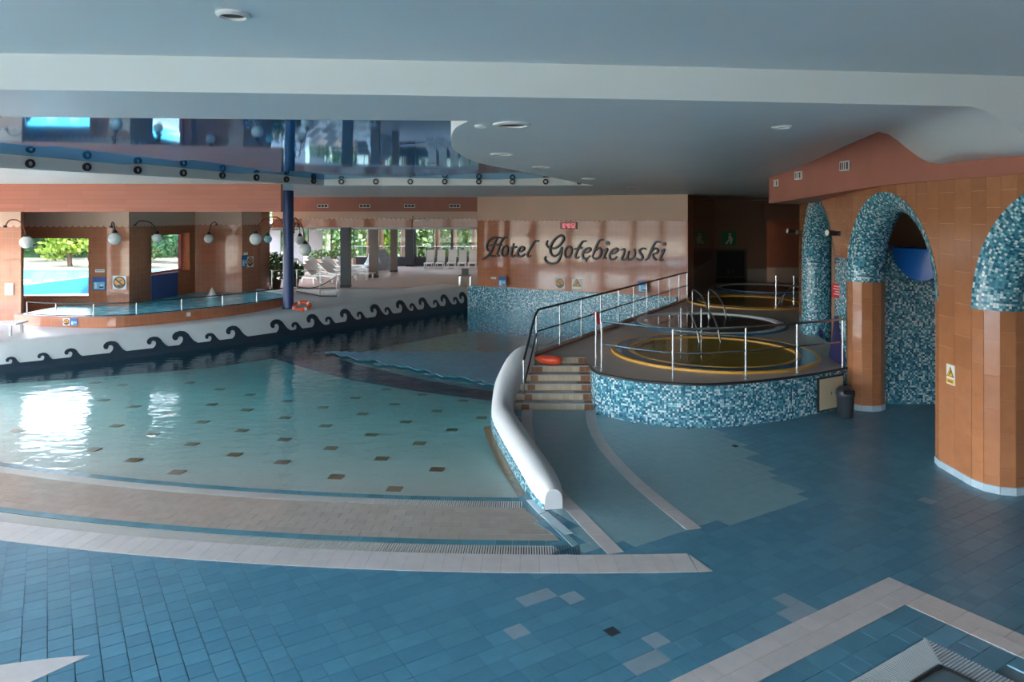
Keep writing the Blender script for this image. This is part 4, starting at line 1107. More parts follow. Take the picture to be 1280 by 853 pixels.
# wall tiles, each a piece
TW, TH = 0.33, 0.47
cols_u = []
cuts = [6.2] + [e for c in CEN for e in (c - PR, c + PR)] + [19.5]
for i in range(len(cuts) - 1):
    n = max(1, int(round((cuts[i + 1] - cuts[i]) / TW)))
    cols_u += [(lerp(cuts[i], cuts[i + 1], j / n), lerp(cuts[i], cuts[i + 1], (j + 1) / n)) for j in range(n)]
for k, (u, u1_) in enumerate(cols_u):
    m = (u + u1_) / 2
    inarch = [c for c in CEN if abs(m - c) < PR]
    z = -TH * .5 * (k % 2)
    lowa = lowb = 0.0
    if inarch:
        c = inarch[0]
        lowa = SPR + sqrt(max(0, PR * PR - (u - c) ** 2)); lowb = SPR + sqrt(max(0, PR * PR - (u1_ - c) ** 2))
    mosaic_pier = 14.7 < m < 15.5
    while z < ATOP:
        z0, z1 = max(z, .11), min(z + TH, ATOP); z += TH
        if z1 - z0 < .04: continue
        a0, b0 = max(z0, lowa), max(z0, lowb)
        if mosaic_pier:
            a0, b0 = max(a0, 3.0), max(b0, 3.0)
        if z1 - min(a0, b0) < .03: continue
        if 640 + 910 * XF(u1_) / u1_ > 1310: continue
        g_ = .003
        lowf = lambda q: max(z0, (3.0 if mosaic_pier else 0.0), (SPR + sqrt(max(0.0, PR * PR - (q - inarch[0]) ** 2))) if inarch else 0.0)
        if not inarch: pts = [(u + g_, a0 + g_), (u1_ - g_, b0 + g_), (u1_ - g_, z1 - g_), (u + g_, z1 - g_)]
        else:
            qs = [lerp(u + g_, u1_ - g_, k_ / 10) for k_ in range(11)]; ok = [q for q in qs if lowf(q) + g_ < z1 - g_ - .002]
            if len(ok) < 2: continue
            pts = [(q, lowf(q) + g_) for q in ok] + [(ok[-1], z1 - g_), (ok[0], z1 - g_)]
        F = [AW(a_, b_, -.007) for a_, b_ in pts]; Bk = [p + Vector((.012, 0, 0)) for p in F]; n = len(F)
        tm = MB(); tm.mesh(F + Bk, [tuple(reversed(range(n)))] + [(i, (i + 1) % n, n + (i + 1) % n, n + i) for i in range(n)]); tm.build('wall_tile', 'tile_orange', arcade)
# half-round tiled jambs under the springing of the two near arches
def jamb(uc, sgn, zt=SPR):
    NF = 6; bk = MB()
    R_ = AT
    def JW(a, z, r): return AW(uc - sgn * r * sin(a), z, AT - r * cos(a))
    rows = [[JW(pi * i / NF, z, R_ - .012) for i in range(NF + 1)] for z in (0, zt)]; bk.grid(rows); bk.build('jamb_core', 'grout_light', arcade)
    for i in range(NF):
        z = -TH * (.5 if i % 2 else 0.2)
        while z < zt:
            z0, z1 = max(z, .11), min(z + TH, zt); z += TH
            if z1 - z0 < .05: continue
            ga = .008
            a, b = pi * i / NF + ga, pi * (i + 1) / NF - ga
            F = [JW(a, z0 + .003, R_), JW(b, z0 + .003, R_), JW(b, z1 - .003, R_), JW(a, z1 - .003, R_)]; Bk = [JW(a, z0 + .003, R_ - .015), JW(b, z0 + .003, R_ - .015), JW(b, z1 - .003, R_ - .015), JW(a, z1 - .003, R_ - .015)]
            tm = MB(); tm.mesh(F + Bk, [(3, 2, 1, 0), (0, 1, 5, 4), (1, 2, 6, 5), (2, 3, 7, 6), (3, 0, 4, 7)]); tm.build('wall_tile', 'tile_orange', arcade)
        a, b = pi * i / NF + .005, pi * (i + 1) / NF - .005
        F = [JW(a, 0, R_ + .012), JW(b, 0, R_ + .012), JW(b, .105, R_ + .012), JW(a, .105, R_ + .012)]; Bk = [JW(a, 0, R_ - .01), JW(b, 0, R_ - .01), JW(b, .105, R_ - .01), JW(a, .105, R_ - .01)]
        tm = MB(); tm.mesh(F + Bk, [(3, 2, 1, 0), (0, 1, 5, 4), (1, 2, 6, 5), (2, 3, 7, 6), (3, 0, 4, 7)]); tm.build('skirting_tile', 'tile_skirt', arcade)
jamb(14.75, 1); jamb(10.45, 1); jamb(11.25, -1); jamb(6.95, -1)
for i in range(4):
    u0_, u1_ = 10.45 + .2 * i, 10.65 + .2 * i; tm = MB()
    tm.box(6.585, u0_ + .003, 0, 6.61, u1_ - .003, .105); tm.build('skirting_tile', 'tile_skirt', arcade)
# painted dolphin on the far mosaic
def on_arc(pix, u_c, off=.02):
    return [on_plane(x, y, (XF(u_c) - off, u_c, 0), (1, -2 * .0171 * (u_c - 11.5), 0)) for x, y in pix]

# fascia above the arcade
FP_ = [(6.56, 4.6), (6.56, 8.0), (6.56, 9.4), (6.56, 11.3), (6.54, 13.0)] + [tuple(p) for p in spline([(6.54, 13.0), (6.37, 15.2), (6.24, 16.8), (6.27, 17.7), (6.52, 18.35), (7.1, 18.95), (8.2, 19.6)], 5)][1:]
FPd = []
for i in range(len(FP_) - 1):
    a, b = FP_[i], FP_[i + 1]; n = max(1, int((Vector(b) - Vector(a)).length / .25))
    for k in range(n): FPd.append(Vector(a).lerp(Vector(b), k / n))
FPd.append(Vector(FP_[-1]))
def fz(y): return 4.42 - 0.25 * smooth(12.0, 18.0, y)
fc = MB(); r0 = [Vector((p.x, p.y, fz(p.y))) for p in FPd]; r1 = [Vector((p.x, p.y, ceil_z((p.x, p.y)) + .12)) for p in FPd]
fc.grid([r0, r1])
fc.grid([r0, [Vector((max(p.x + .1, XF(min(p.y, 19.4)) + .1), p.y, fz(p.y) - .0)) for p in FPd]])
fas = fc.build('fascia', 'terracotta'); autosmooth(fas, 25)
tag(fas, 'curved terracotta fascia above the mosaic arches', 'fascia', None, 'structure')
nb = [(XF(15.25 + .25 * k) + .80, 15.25 + .25 * k) for k in range(18)]
struct('wall_niche_back', MB().slab(nb + [(x + .12, y) for x, y in nb[::-1]], 0.0, 4.6), 'mosaic_teal', 'blue mosaic wall closing the far arch', 'wall')
# rear mosaic wall and slide behind the middle arch
mw = MB().box(7.5, 14.95, -.01, 12, 15.2, 3.14); struct('wall_slide', mw, 'mosaic_teal', 'blue mosaic wall seen through the arch beside the slide', 'wall')
sl_ = MB(); path = spline([(7.95, 14.2, 2.9), (8.4, 14.35, 2.85), (9.2, 14.2, 2.8), (10.4, 13.2, 2.7), (11.2, 11.5, 2.6)], 6); rows = []; rows_o = []
for i, p in enumerate(path):
    d = (path[min(i + 1, len(path) - 1)] - path[max(i - 1, 0)]); d.z = 0; d.normalize(); nn = Vector((-d.y, d.x, 0)); r_ = .62
    rows.append([p + nn * r_ * cos(pi + pi * k / 10) + Vector((0, 0, r_ * 1.0 * sin(pi + pi * k / 10) + .32)) for k in range(11)])
    rows_o.append([p + nn * (r_ - .04) * cos(pi + pi * k / 10) + Vector((0, 0, (r_ - .04) * sin(pi + pi * k / 10) + .32)) for k in range(11)])
sl_.grid(rows); sl_.grid(rows_o); sl_.add(rows[0])
slide = thing('water_slide', 'blue waterslide trough passing behind the mosaic arch', 'slide', (8.5, 14.3, 0))
autosmooth(sl_.build('trough', 'slide_blue', slide), 40)
MB().tube([r[0] for r in rows], .045, 8).build('rim', 'slide_blue', slide); MB().tube([r[-1] for r in rows], .045, 8).build('rim', 'slide_blue', slide)
MB().tube([(9.2, 14.2, 0), (9.2, 14.2, 2.55)], .09, 10).build('post', 'steel', slide); MB().tube([(11.2, 11.5, 0), (11.2, 11.5, 2.35)], .09, 10).build('post', 'steel', slide)

# ---- surroundings outdoors
gp = MB(); gp.cdt([(-80, -40), (40, -40), (40, 95), (-80, 95)], [[(-18.2, -8.0), (12.5, -8.0), (20, 14), (20, 39), (-0.2, 47), (-19.2, 47)]], zf=-0.12)
struct('ground', gp, 'lawn', 'grass and paving around the building', 'ground')

# ================================================================== OBJECTS
# ---- hotel lettering
SWP = SW(0, 0, .03); SWN = Vector((swn.x, swn.y, 0))
def px_sw(x, y): return on_plane(x, y, SWP, SWN)
base_pt = px_sw(600, 330)
sign = thing('wall_lettering', 'dark ornate raised lettering reading Hotel Gołębiewski on the orange wall', 'lettering', (base_pt.x, base_pt.y, base_pt.z), 0)
def letter(strokes, dots, ox, oy, rad=1.28):
    m_ = MB(); sc_ = 9.846
    for st in strokes:
        closed = st[0] == 'c'
        pts = st[1] if closed else st
        P = [px_sw(ox + a / sc_, oy + b_ / sc_) for a, b_ in pts]
        P = spline(P, 5, closed)
        k = rad * P[0].y / FP; n = len(P)
        # flat ribbon stroke with a little depth
        for lay in (0,):
            F = []; 
            for i in range(n):
                a = P[i - 1] if (i > 0 or closed) else P[i]; b_ = P[(i + 1) % n] if (i < n - 1 or closed) else P[i]
                tg = (b_ - a).normalized(); sd_ = tg.cross(SWN).normalized()
                kk = k if closed else k * (0.75 + 0.35 * min(1, 4 * min(i, n - 1 - i) / n))
                F.append([P[i] + sd_ * kk - SWN * .03, P[i] + sd_ * kk + SWN * .03, P[i] + sd_ * kk * .6 + SWN * .045, P[i] - sd_ * kk * .6 + SWN * .045, P[i] - sd_ * kk + SWN * .03, P[i] - sd_ * kk - SWN * .03])
            if closed: F.append(F[0])
            m_.grid(F)
            if not closed: m_.add(F[0]); m_.add(F[-1][::-1])
    for (a, b_, r_) in dots:
        c = px_sw(ox + a / sc_, oy + b_ / sc_); k = r_ / sc_ * c.y / FP
        ring = [c + (Vector((swd.x, swd.y, 0)) * cos(2 * pi * i / 12) + Vector((0, 0, 1)) * sin(2 * pi * i / 12)) * k for i in range(12)]
        m_.add([p + SWN * .04 for p in ring])
        for i in range(12): m_.add([ring[i] - SWN * .03, ring[(i + 1) % 12] - SWN * .03, ring[(i + 1) % 12] + SWN * .04, ring[i] + SWN * .04])
    m_.build('letter', 'letter', sign)
def ell(cx, cy, rx, ry, sl=0.18): return ('c', [(cx + rx * cos(a) - sl * ry * sin(a), cy + ry * sin(a)) for a in [2 * pi * i / 10 for i in range(10)]])
A_, B_ = (596, 285), (710, 285)
letter([[(300, 122), (215, 120), (150, 160), (122, 225), (138, 278), (180, 285)], [(252, 125), (215, 200), (175, 290), (130, 350), (75, 385)], [(378, 118), (330, 128), (290, 190), (268, 260), (250, 330), (278, 350)], [(150, 222), (230, 208), (312, 212)], [(160, 338), (205, 352), (250, 342)]], [], *A_)
letter([ell(345, 285, 36, 62)], [], *A_)
letter([[(455, 192), (432, 270), (425, 325), (438, 356), (472, 343)], [(415, 246), (492, 234)]], [], *A_)
letter([[(505, 298), (560, 284), (582, 252), (556, 236), (520, 262), (503, 312), (520, 352), (560, 346), (592, 322)]], [], *A_)
letter([[(765, 160), (715, 165), (685, 210), (645, 280), (622, 330), (636, 357), (668, 342)]], [], *A_)
letter([[(872, 155), (856, 200), (885, 240), (950, 252), (1012, 220), (1060, 160), (1066, 112), (1030, 95), (970, 130), (925, 190), (903, 260), (915, 322), (960, 348), (1012, 310), (1046, 235)], [(1046, 235), (1036, 330), (1000, 410), (930, 442), (870, 425), (838, 385), (848, 348)]], [], *A_)
letter([ell(1125, 295, 40, 66)], [], *A_)
letter([[(228, 162), (180, 168), (145, 220), (110, 290), (88, 345), (104, 372), (136, 358)], [(78, 262), (178, 244)]], [], *B_)
letter([[(185, 312), (240, 300), (276, 270), (255, 250), (210, 272), (178, 330), (195, 376), (235, 372), (268, 345)], [(238, 380), (218, 398), (232, 414)]], [], *B_)
letter([[(438, 148), (390, 155), (350, 220), (320, 300), (298, 352)], [(338, 282), (385, 246), (408, 290), (390, 350), (345, 382), (298, 364)]], [], *B_)
letter([[(445, 280), (482, 258), (452, 330), (436, 372), (474, 370)]], [(490, 190, 24)], *B_)
letter([[(520, 326), (570, 312), (612, 275), (590, 255), (545, 280), (512, 340), (525, 386), (570, 381), (602, 350)]], [], *B_)
letter([[(648, 276), (692, 262), (684, 330), (662, 382), (702, 388), (735, 345), (752, 285)], [(752, 285), (732, 350), (745, 392), (792, 376), (824, 320), (814, 256)]], [], *B_)
letter([[(962, 262), (915, 254), (878, 285), (905, 330), (916, 370), (885, 397), (842, 376)]], [], *B_)
letter([[(1142, 176), (1085, 174), (1050, 220), (1015, 300), (985, 370), (948, 396)], [(1020, 300), (1070, 254), (1106, 275), (1090, 310), (1040, 322)], [(1040, 322), (1060, 372), (1090, 396)]], [], *B_)
letter([[(1150, 292), (1188, 268), (1150, 340), (1132, 394), (1174, 392)]], [(1185, 200, 24)], *B_)

# ---- flat signs: local x right, y away from the viewer, z up
def sign_thing(name, label, pos, rot, cat='sign', group=None): return thing(name, label, cat, (pos.x, pos.y, pos.z), rot, group)
def plate(t, x0, z0, x1, z1, mat, name='board', d=0.0, th=.012): return MB().box(x0, -d - th, z0, x1, -d, z1).build(name, mat, t, local=True)
def poly_plate(t, pts, mat, name, d, th=.004):
    m_ = MB(); n = len(pts); F = [(p[0], -d - th, p[1]) for p in pts]; Bk = [(p[0], -d, p[1]) for p in pts]
    m_.mesh(F + Bk, [tuple(range(n))] + [(i, n + i, n + (i + 1) % n, (i + 1) % n) for i in range(n)]); return m_.build(name, mat, t, local=True)
def disc(cx, cz, r, n=20): return [(cx + r * cos(2 * pi * i / n), cz + r * sin(2 * pi * i / n)) for i in range(n)]
def rotbar(cx, cz, L, wd, a):
    ca, sa = cos(a), sin(a); return [(cx + x * ca - z * sa, cz + x * sa + z * ca) for x, z in ((-L / 2, -wd / 2), (L / 2, -wd / 2), (L / 2, wd / 2), (-L / 2, wd / 2))]
def no_dive(t, s):
    plate(t, -s / 2, 0, s / 2, s, 'sign_white')
    poly_plate(t, disc(0, s / 2, s * .44), 'sign_dark', 'ring', .012); poly_plate(t, disc(0, s / 2, s * .36), 'sign_ochre', 'disc', .016)
    poly_plate(t, [(-s * .36, s * .42), (-s * .18, s * .30), (0, s * .34), (s * .18, s * .30), (s * .36, s * .42), (s * .28, s * .26), (0, s * .14), (-s * .28, s * .26)], 'sign_dark', 'water_symbol', .020)
    poly_plate(t, rotbar(0, s * .52, s * .7, s * .09, -.7), 'sign_dark', 'bar', .024)
    poly_plate(t, rotbar(s * .05, s * .62, s * .3, s * .06, .5), 'sign_dark', 'swimmer_symbol', .020)
def warn_tri(t, s, h=None, text=True, tri='sign_yellow'):
    h = h or s; plate(t, -s / 2, 0, s / 2, h, 'sign_white'); c = h * .62
    poly_plate(t, [(-s * .44, c - s * .34), (s * .44, c - s * .34), (0, c + s * .40)], 'sign_dark', 'triangle_edge', .012)
    poly_plate(t, [(-s * .34, c - s * .28), (s * .34, c - s * .28), (0, c + s * .29)], tri, 'triangle', .016)
    poly_plate(t, rotbar(0, c - s * .08, s * .34, s * .07, .8), 'sign_dark', 'figure_symbol', .020); poly_plate(t, disc(s * .08, c + s * .08, s * .05, 10), 'sign_dark', 'figure_symbol', .020)
def blue_board(t, wd, h, k=3):
    plate(t, -wd / 2, 0, wd / 2, h, 'sign_blue')
    plate(t, -wd * .42, h * .08, wd * .42, h * .62, 'sign_lightblue', 'picture', .012, .003)
    poly_plate(t, disc(-wd * .25, h * .5, wd * .09, 12), 'sign_white', 'figure_symbol', .016); plate(t, -wd * .33, h * .12, -wd * .17, h * .42, 'sign_white', 'figure_symbol', .016, .003)
    plate(t, wd * .02, h * .18, wd * .34, h * .28, 'sign_dark', 'symbol', .016, .003); plate(t, wd * .1, h * .34, wd * .32, h * .42, 'sign_white', 'symbol', .016, .003)
def swpos(x, y, d=0.0):
    return on_plane(x, y, SW(0, 0, d), SWN)
t = sign_thing('safety_sign', 'square white no-diving sign on the lettered wall above the mosaic, beside the warning triangle', swpos(700, 361, .0), SWROT); no_dive(t, .42)
t = sign_thing('safety_sign', 'square white sign with blue and yellow warning triangle above the mosaic', swpos(721, 362, .0), SWROT); warn_tri(t, .42, None, tri='sign_ochre')
t = sign_thing('depth_board', 'blue pool information board on the mosaic near the Hotel lettering and white deck', swpos(628, 358.5, .26), SWROT); blue_board(t, .36, .42)
t = sign_thing('depth_board', 'blue pool information board behind the ramp railing on the lettered wall', swpos(803, 366, .26), SWROT); blue_board(t, .36, .44)
t = sign_thing('notice', 'small white notice strip beside the blue board on the lettered wall', swpos(617, 349), SWROT); plate(t, -.11, 0, .11, .08, 'sign_white'); plate(t, -.09, .03, .09, .045, 'sign_dark', 'lettering', .012, .002)
ck = sign_thing('led_clock', 'dark red digital clock with glowing digits above the lettering', swpos(711, 286.5), SWROT, 'clock')
plate(ck, -.35, 0, .35, .27, 'clock_case', 'case', 0, .06)
SEG = {'0': 'abcdef', '1': 'bc', '2': 'abged', '3': 'abgcd', '4': 'fgbc', '5': 'afgcd', '6': 'afgedc', '8': 'abcdefg'}
x = -.285
for chh in '10:40:52':
    if chh == ':':
        for z in (.09, .17): plate(ck, x, z, x + .022, z + .022, 'led', 'colon_dot', .06, .004)
        x += .048; continue
    W_, H_, th_ = .062, .17, .016; zb = .05; g = {'a': (0, H_ - th_, W_, H_), 'd': (0, 0, W_, th_), 'g': (0, H_ / 2 - th_ / 2, W_, H_ / 2 + th_ / 2), 'f': (0, H_ / 2, th_, H_), 'e': (0, 0, th_, H_ / 2), 'b': (W_ - th_, H_ / 2, W_, H_), 'c': (W_ - th_, 0, W_, H_ / 2)}
    m_ = MB()
    for s in SEG[chh]: a = g[s]; m_.box(x + a[0], -.064, zb + a[1], x + a[2], -.06, zb + a[3])
    m_.build('digit', 'led', ck, local=True); x += .082
# arcade signs (wall faces -X)
def acpos(x, y, u): return on_plane(x, y, (XF(u) - .012, u, 0), (1, -2 * .0171 * max(0, u - 11.5), 0))
RA = -pi / 2
t = sign_thing('safety_sign', 'upright white and yellow slip warning sign on the big orange pillar', acpos(1189, 481, 11), RA); warn_tri(t, .20, .30); plate(t, -.09, .02, .09, .085, 'sign_yellow', 'text_field', .012, .003); plate(t, -.07, .055, .07, .066, 'sign_dark', 'lettering', .016, .002); plate(t, -.06, .034, .06, .045, 'sign_dark', 'lettering', .016, .002)
t = sign_thing('notice', 'red notice with white lines on the blue mosaic between the arches', acpos(1048, 373, 15.2), RA + .13); plate(t, -.22, 0, .22, .30, 'sign_red')
for i, wd in enumerate((.15, .17, .10, .15)): plate(t, -wd, .235 - i * .055, wd, .25 - i * .055, 'sign_white', 'lettering', .012, .002)
t = sign_thing('notice', 'tiny dark purple notice at the foot of the orange tiles between the arches', acpos(1048, 329, 15.15), RA + .13); plate(t, -.1, 0, .1, .09, 'navy_paint'); plate(t, -.07, .035, .07, .05, 'sign_white', 'lettering', .012, .002)
# alcove signs
def wy(x, y, Y): return at_depth(x, y, Y)
t = sign_thing('notice', 'white paper notice on the tiled pier beside the whirlpool', wy(11.5, 369, 20.96), 0); plate(t, -.12, 0, .12, .34, 'sign_white')
for i in range(6): plate(t, -.09, .28 - i * .045, .09 - .02 * (i % 3), .288 - i * .045, 'sign_dark', 'lettering', .012, .002)
t = sign_thing('notice', 'small white strip notice above the blue board by the square window', wy(125, 340.5, 23.18), 0); plate(t, -.15, 0, .15, .09, 'sign_white'); plate(t, -.12, .04, .12, .055, 'sign_dark', 'lettering', .012, .002)
t = sign_thing('depth_board', 'blue information board with white figure beside the square window', wy(124, 363, 23.18), 0); blue_board(t, .42, .42)
t = sign_thing('safety_sign', 'square white no-diving sign next to the blue board by the whirlpool window', wy(149.5, 362, 23.18), 0); no_dive(t, .44)
dn = (wD1 - wD0).normalized(); rD = atan2(dn.y, dn.x); Dn = Vector((dn.y, -dn.x, 0))
def dpos(x, y): return on_plane(x, y, (wD0.x + Dn.x * .012, wD0.y + Dn.y * .012, 0), Dn)
t = sign_thing('depth_board', 'small blue information board on the dark corner wall by the lounger hall', dpos(305.5, 334), rD); blue_board(t, .36, .44)
t = sign_thing('safety_sign', 'white no-diving sign on the dark corner wall by the lounger hall', dpos(312.5, 334), rD); no_dive(t, .40)
t = sign_thing('notice', 'tiny white notice above the signs on the dark corner wall', dpos(307, 319), rD); plate(t, -.12, 0, .12, .1, 'sign_white')
ex = sign_thing('exit_sign', 'green pictogram sign above the dark double door', at_depth(911, 307, 35.98), 0); plate(ex, -.36, 0, .36, .70, 'sign_green', 'board', 0, .03); poly_plate(ex, disc(.05, .55, .07, 12), 'sign_white', 'pictogram', .03); poly_plate(ex, [(-.05, .46), (.12, .48), (.20, .30), (.12, .06), (.04, .06), (.06, .26), (-.10, .06), (-.2, .10), (-.02, .30)], 'sign_white', 'pictogram', .03)

# ---- painted dolphin on the far mosaic (part of the arcade)
def dol(pix, u): 
    P = [on_plane(x, y, (XF(u) - .03, u, 0), (1, -2 * .0171 * (u - 11.5), 0)) for x, y in pix]
    m_ = MB(); m_.add(P); return m_
dol([(1036, 446), (1040, 420), (1043, 396), (1047, 394), (1050, 420), (1056, 446), (1056, 462), (1048, 456), (1040, 450)], 15.1).build('painted_dolphin', 'navy_paint', arcade)
uc = 17.2 + PR
def far_jamb(px, py):
    """pixel -> the half-round far jamb of the far arch"""
    best = None
    for k in range(61):
        a = pi * k / 60; r_ = AT + .01; p = Vector((XF(uc) + AT - r_ * cos(a), uc - r_ * sin(a), 0)); x = CX + FP * p.x / p.y
        if k <= 45 and (best is None or abs(x - px) < best[0]): best = (abs(x - px), p)
    p = best[1]; return Vector((p.x, p.y, CH + (CY - py) / FP * p.y))
top = [(1003, 381), (1007, 382), (1012, 385), (1017, 390), (1021, 397), (1024, 406), (1021, 400.5), (1017, 402), (1012, 406), (1008, 406), (1003, 402)]
body = MB(); xs_ = [1002.5 + 1.5 * i for i in range(15)]
up_ = lambda x: 381 + 25 * ((x - 1002) / 22.0) ** 2; lo_ = lambda x: min(406, 416 - 11 * ((x - 1002) / 22.0))
body.grid([[far_jamb(x, up_(x)) for x in xs_], [far_jamb(x, max(up_(x) + .5, 404 - 5 * abs(x - 1012) / 10)) for x in xs_]]); body.build('painted_dolphin', 'navy_paint', arcade)
body = MB(); xs_ = [1002.5 + 1.5 * i for i in range(18)]
body.grid([[far_jamb(x, 413 + 2 * sin((x - 1002) / 4)) for x in xs_], [far_jamb(x, 432) for x in xs_]]); body.build('painted_sea', 'navy_paint', arcade)

# ---- hot tubs
def ringm(m_, c, r0, r1, z0, z1, n=56):
    rows = []
    for r_, z in ((r0, z0), (r0, z1), (r1, z1), (r1, z0)): rows.append([Vector((c[0] + r_ * cos(2 * pi * k / n), c[1] + r_ * sin(2 * pi * k / n), z)) for k in range(n)])
    m_.grid(rows, None, True); return m_
def tub(c, r, rings, bcol, label, wlabel):
    t = thing('hot_tub', label, 'hot tub', (c[0], c[1], ZT)); z = ZT
    for (r0, r1, h, mat, nm) in rings: ringm(MB(), c, r * r0, r * r1, z - .02, z + h).build(nm, mat, t)
    m_ = MB(); n = 48; ri = r * rings[-1][0]; m_.add([(c[0] + ri * cos(2 * pi * k / n), c[1] + ri * sin(2 * pi * k / n), z + .006) for k in range(n)]); m_.build('basin_floor', bcol, t)
    m_ = MB(); m_.add([(c[0] + (ri + .01) * cos(2 * pi * k / n), c[1] + (ri + .01) * sin(2 * pi * k / n), z + .035) for k in range(n)])
    tag(m_.build('tub_water', 'tub_water'), wlabel, 'water')
GOLD = [(.96, 1.0, .05, 'gold', 'outer_rim'), (.83, .96, .045, 'rim_blue', 'rim_band'), (.79, .83, .05, 'gold', 'inner_rim')]
BLUE = [(.96, 1.0, .05, 'rim_blue', 'outer_rim'), (.90, .96, .06, 'rim_white', 'rim_band'), (.86, .90, .05, 'rim_white', 'inner_rim')]
tub((4.50, 16.35), 2.25, GOLD, 'tub_olive', 'round hot tub with gold and blue rim behind the terrace railing', 'olive water in the gold-rimmed hot tub behind the terrace railing')
tub((5.60, 20.65), 2.12, BLUE, 'tub_dark', 'round hot tub with blue and white rim and dark water', 'dark blue water in the white-rimmed hot tub')
tub((8.3, 25.6), 2.1, GOLD, 'tub_olive', 'round gold-rimmed hot tub near the passage wall', 'dim olive water in the gold-rimmed hot tub near the passage wall')
tub((10.4, 30.2), 1.95, BLUE, 'tub_dark', 'round blue-rimmed hot tub before the dark double door', 'dark water in the hot tub before the double door')
def grab_pair(rails, label):
    a = rails[0][0]; t = thing('grab_rails', label, 'handrail', (a[0], a[1], ZT), 0, 'hot tub handrails')
    for (o, i_, h) in rails:
        ox, oy = o; ix, iy = i_; P = [(ox, oy, ZT), (ox, oy, ZT + h * .92)]
        for k in range(1, 9):
            q = k / 8; P.append((lerp(ox, ix, 1 - cos(q * pi / 2)) if False else lerp(ox, ix, q), lerp(oy, iy, q), ZT + .06 + (h - .06) * (1 - q ** 2.4) ** .8 if k < 8 else ZT + .01))
        P[2:2] = [(lerp(ox, ix, .03), lerp(oy, iy, .03), ZT + h * .985)]
        MB().tube(P, .021, 8).build('rail', 'steel', t); MB().lathe([(.001, 0), (.05, 0), (.05, .012), (.001, .014)], (ox, oy, ZT), 14).build('flange', 'steel', t)
grab_pair([((4.35, 18.75), (4.50, 17.45), .74), ((4.87, 18.75), (5.02, 17.5), .74)], 'pair of curved steel handrails at the gold-rimmed hot tub behind the railing')
grab_pair([((5.66, 22.85), (5.85, 21.5), .74), ((6.17, 22.85), (6.35, 21.55), .74)], 'pair of curved steel handrails at the blue and white hot tub')
grab_pair([((10.05, 24.7), (8.92, 24.45), .74), ((10.2, 25.3), (9.28, 25.1), .74)], 'pair of curved steel handrails at the gold-rimmed tub near the passage wall')
for i, x in enumerate((970, 992)):
    p = G(x, 379, ZT); t = thing('rail_post', 'thin upright steel post beside the far gold-rimmed hot tub', 'post', (p.x, p.y, ZT), 0, 'posts by the far hot tub')
    MB().tube([(p.x, p.y, ZT), (p.x, p.y, ZT + .95)], .022, 8).build('pole', 'steel', t); MB().lathe([(.001, 0), (.05, 0), (.05, .012), (.001, .014)], (p.x, p.y, ZT), 12).build('flange', 'steel', t)

# ---- railings
def post(t, p, h, r_=.021, mat='steel', nm='post'):
    MB().tube([(p[0], p[1], p[2]), (p[0], p[1], p[2] + h)], r_, 8).build(nm, mat, t); MB().lathe([(.001, 0), (.045, 0), (.045, .012), (.001, .015)], p, 12).build('flange', mat, t)
ramp_px = [667.5, 697, 724, 748, 770.5, 789.5, 806, 821, 835, 846.5, 857]
t = thing('ramp_railing', 'long railing with dark handrail climbing along the pool side of the terrace', 'railing', (RAMP0.x, RAMP0.y, ZT))
P = []
for x in ramp_px:
    k = (x - CX) / FP; d = RAMP1 - RAMP0; q = (k * RAMP0.y - RAMP0.x) / (d.x - k * d.y); p = RAMP0 + d * q - rn * .06; P.append(Vector((p.x, p.y, ZT + .02)))
for p in P: post(t, p, .96)
end = P[0] + Vector((-.30, -1.30, -.42))
MB().tube([end + Vector((0, 0, .55)), P[0] + Vector((-.06, -.25, .82)), P[0] + Vector((0, -.05, .93)), P[0] + Vector((.05, .1, .975))] + [p + Vector((0, 0, .975)) for p in P[1:]], .026, 8).build('handrail', 'dark_rail', t)
MB().tube([end + Vector((.02, 0, .1)), P[0] + Vector((0, -.05, .46)), P[0] + Vector((.02, .05, .5))] + [p + Vector((0, 0, .5)) for p in P[1:]], .018, 8).build('mid_rail', 'dark_rail', t)
post(t, end + Vector((0, 0, -.12)), .68)
chain = MB(); 
for i in range(0, 2):
    a, b = P[i + 1 - 1] + Vector((0, 0, .22)), P[i + 1] + Vector((0, 0, .22)); chain.tube([a.lerp(b, k / 8) + Vector((0, 0, -.09 * (1 - (k / 4 - 1) ** 2))) for k in range(9)], .009, 6)
chain.build('chain', 'steel', t)
t = thing('terrace_railing', 'steel railing with two rails along the curved mosaic terrace front', 'railing', (3.0, 13.5, ZT))
RP = [G(744, 459, ZT) + Vector((.02, .05, 0)), G(752, 463, ZT), G(841, 476.5, ZT), G(932, 473.5, ZT), G(996, 466.5, ZT), G(1053, 459.5, ZT)]
for p in RP[1:]: post(t, (p.x, p.y, ZT), .97)
post(t, (RP[0].x, RP[0].y, ZT), 1.12)
curve = spline([(p.x, p.y) for p in RP[1:]] + [(6.86, 14.85)], 6)
MB().tube([(p.x, p.y, ZT + .97) for p in curve], .024, 8).build('handrail', 'steel', t); MB().tube([(p.x, p.y, ZT + .52) for p in curve], .016, 8).build('mid_rail', 'steel', t)
rt = MB().tube([(RP[0].x - .02, RP[0].y + .06, ZT + 1.10), (RP[0].x + .03, RP[0].y + .1, ZT + 1.02), (RP[0].x + .07, RP[0].y + .1, ZT + .84)], [.03, .055, .03], 8); tag(rt.build('red_cloth', 'sign_red'), 'small red cloth tied to the end post of the terrace railing', 'cloth')

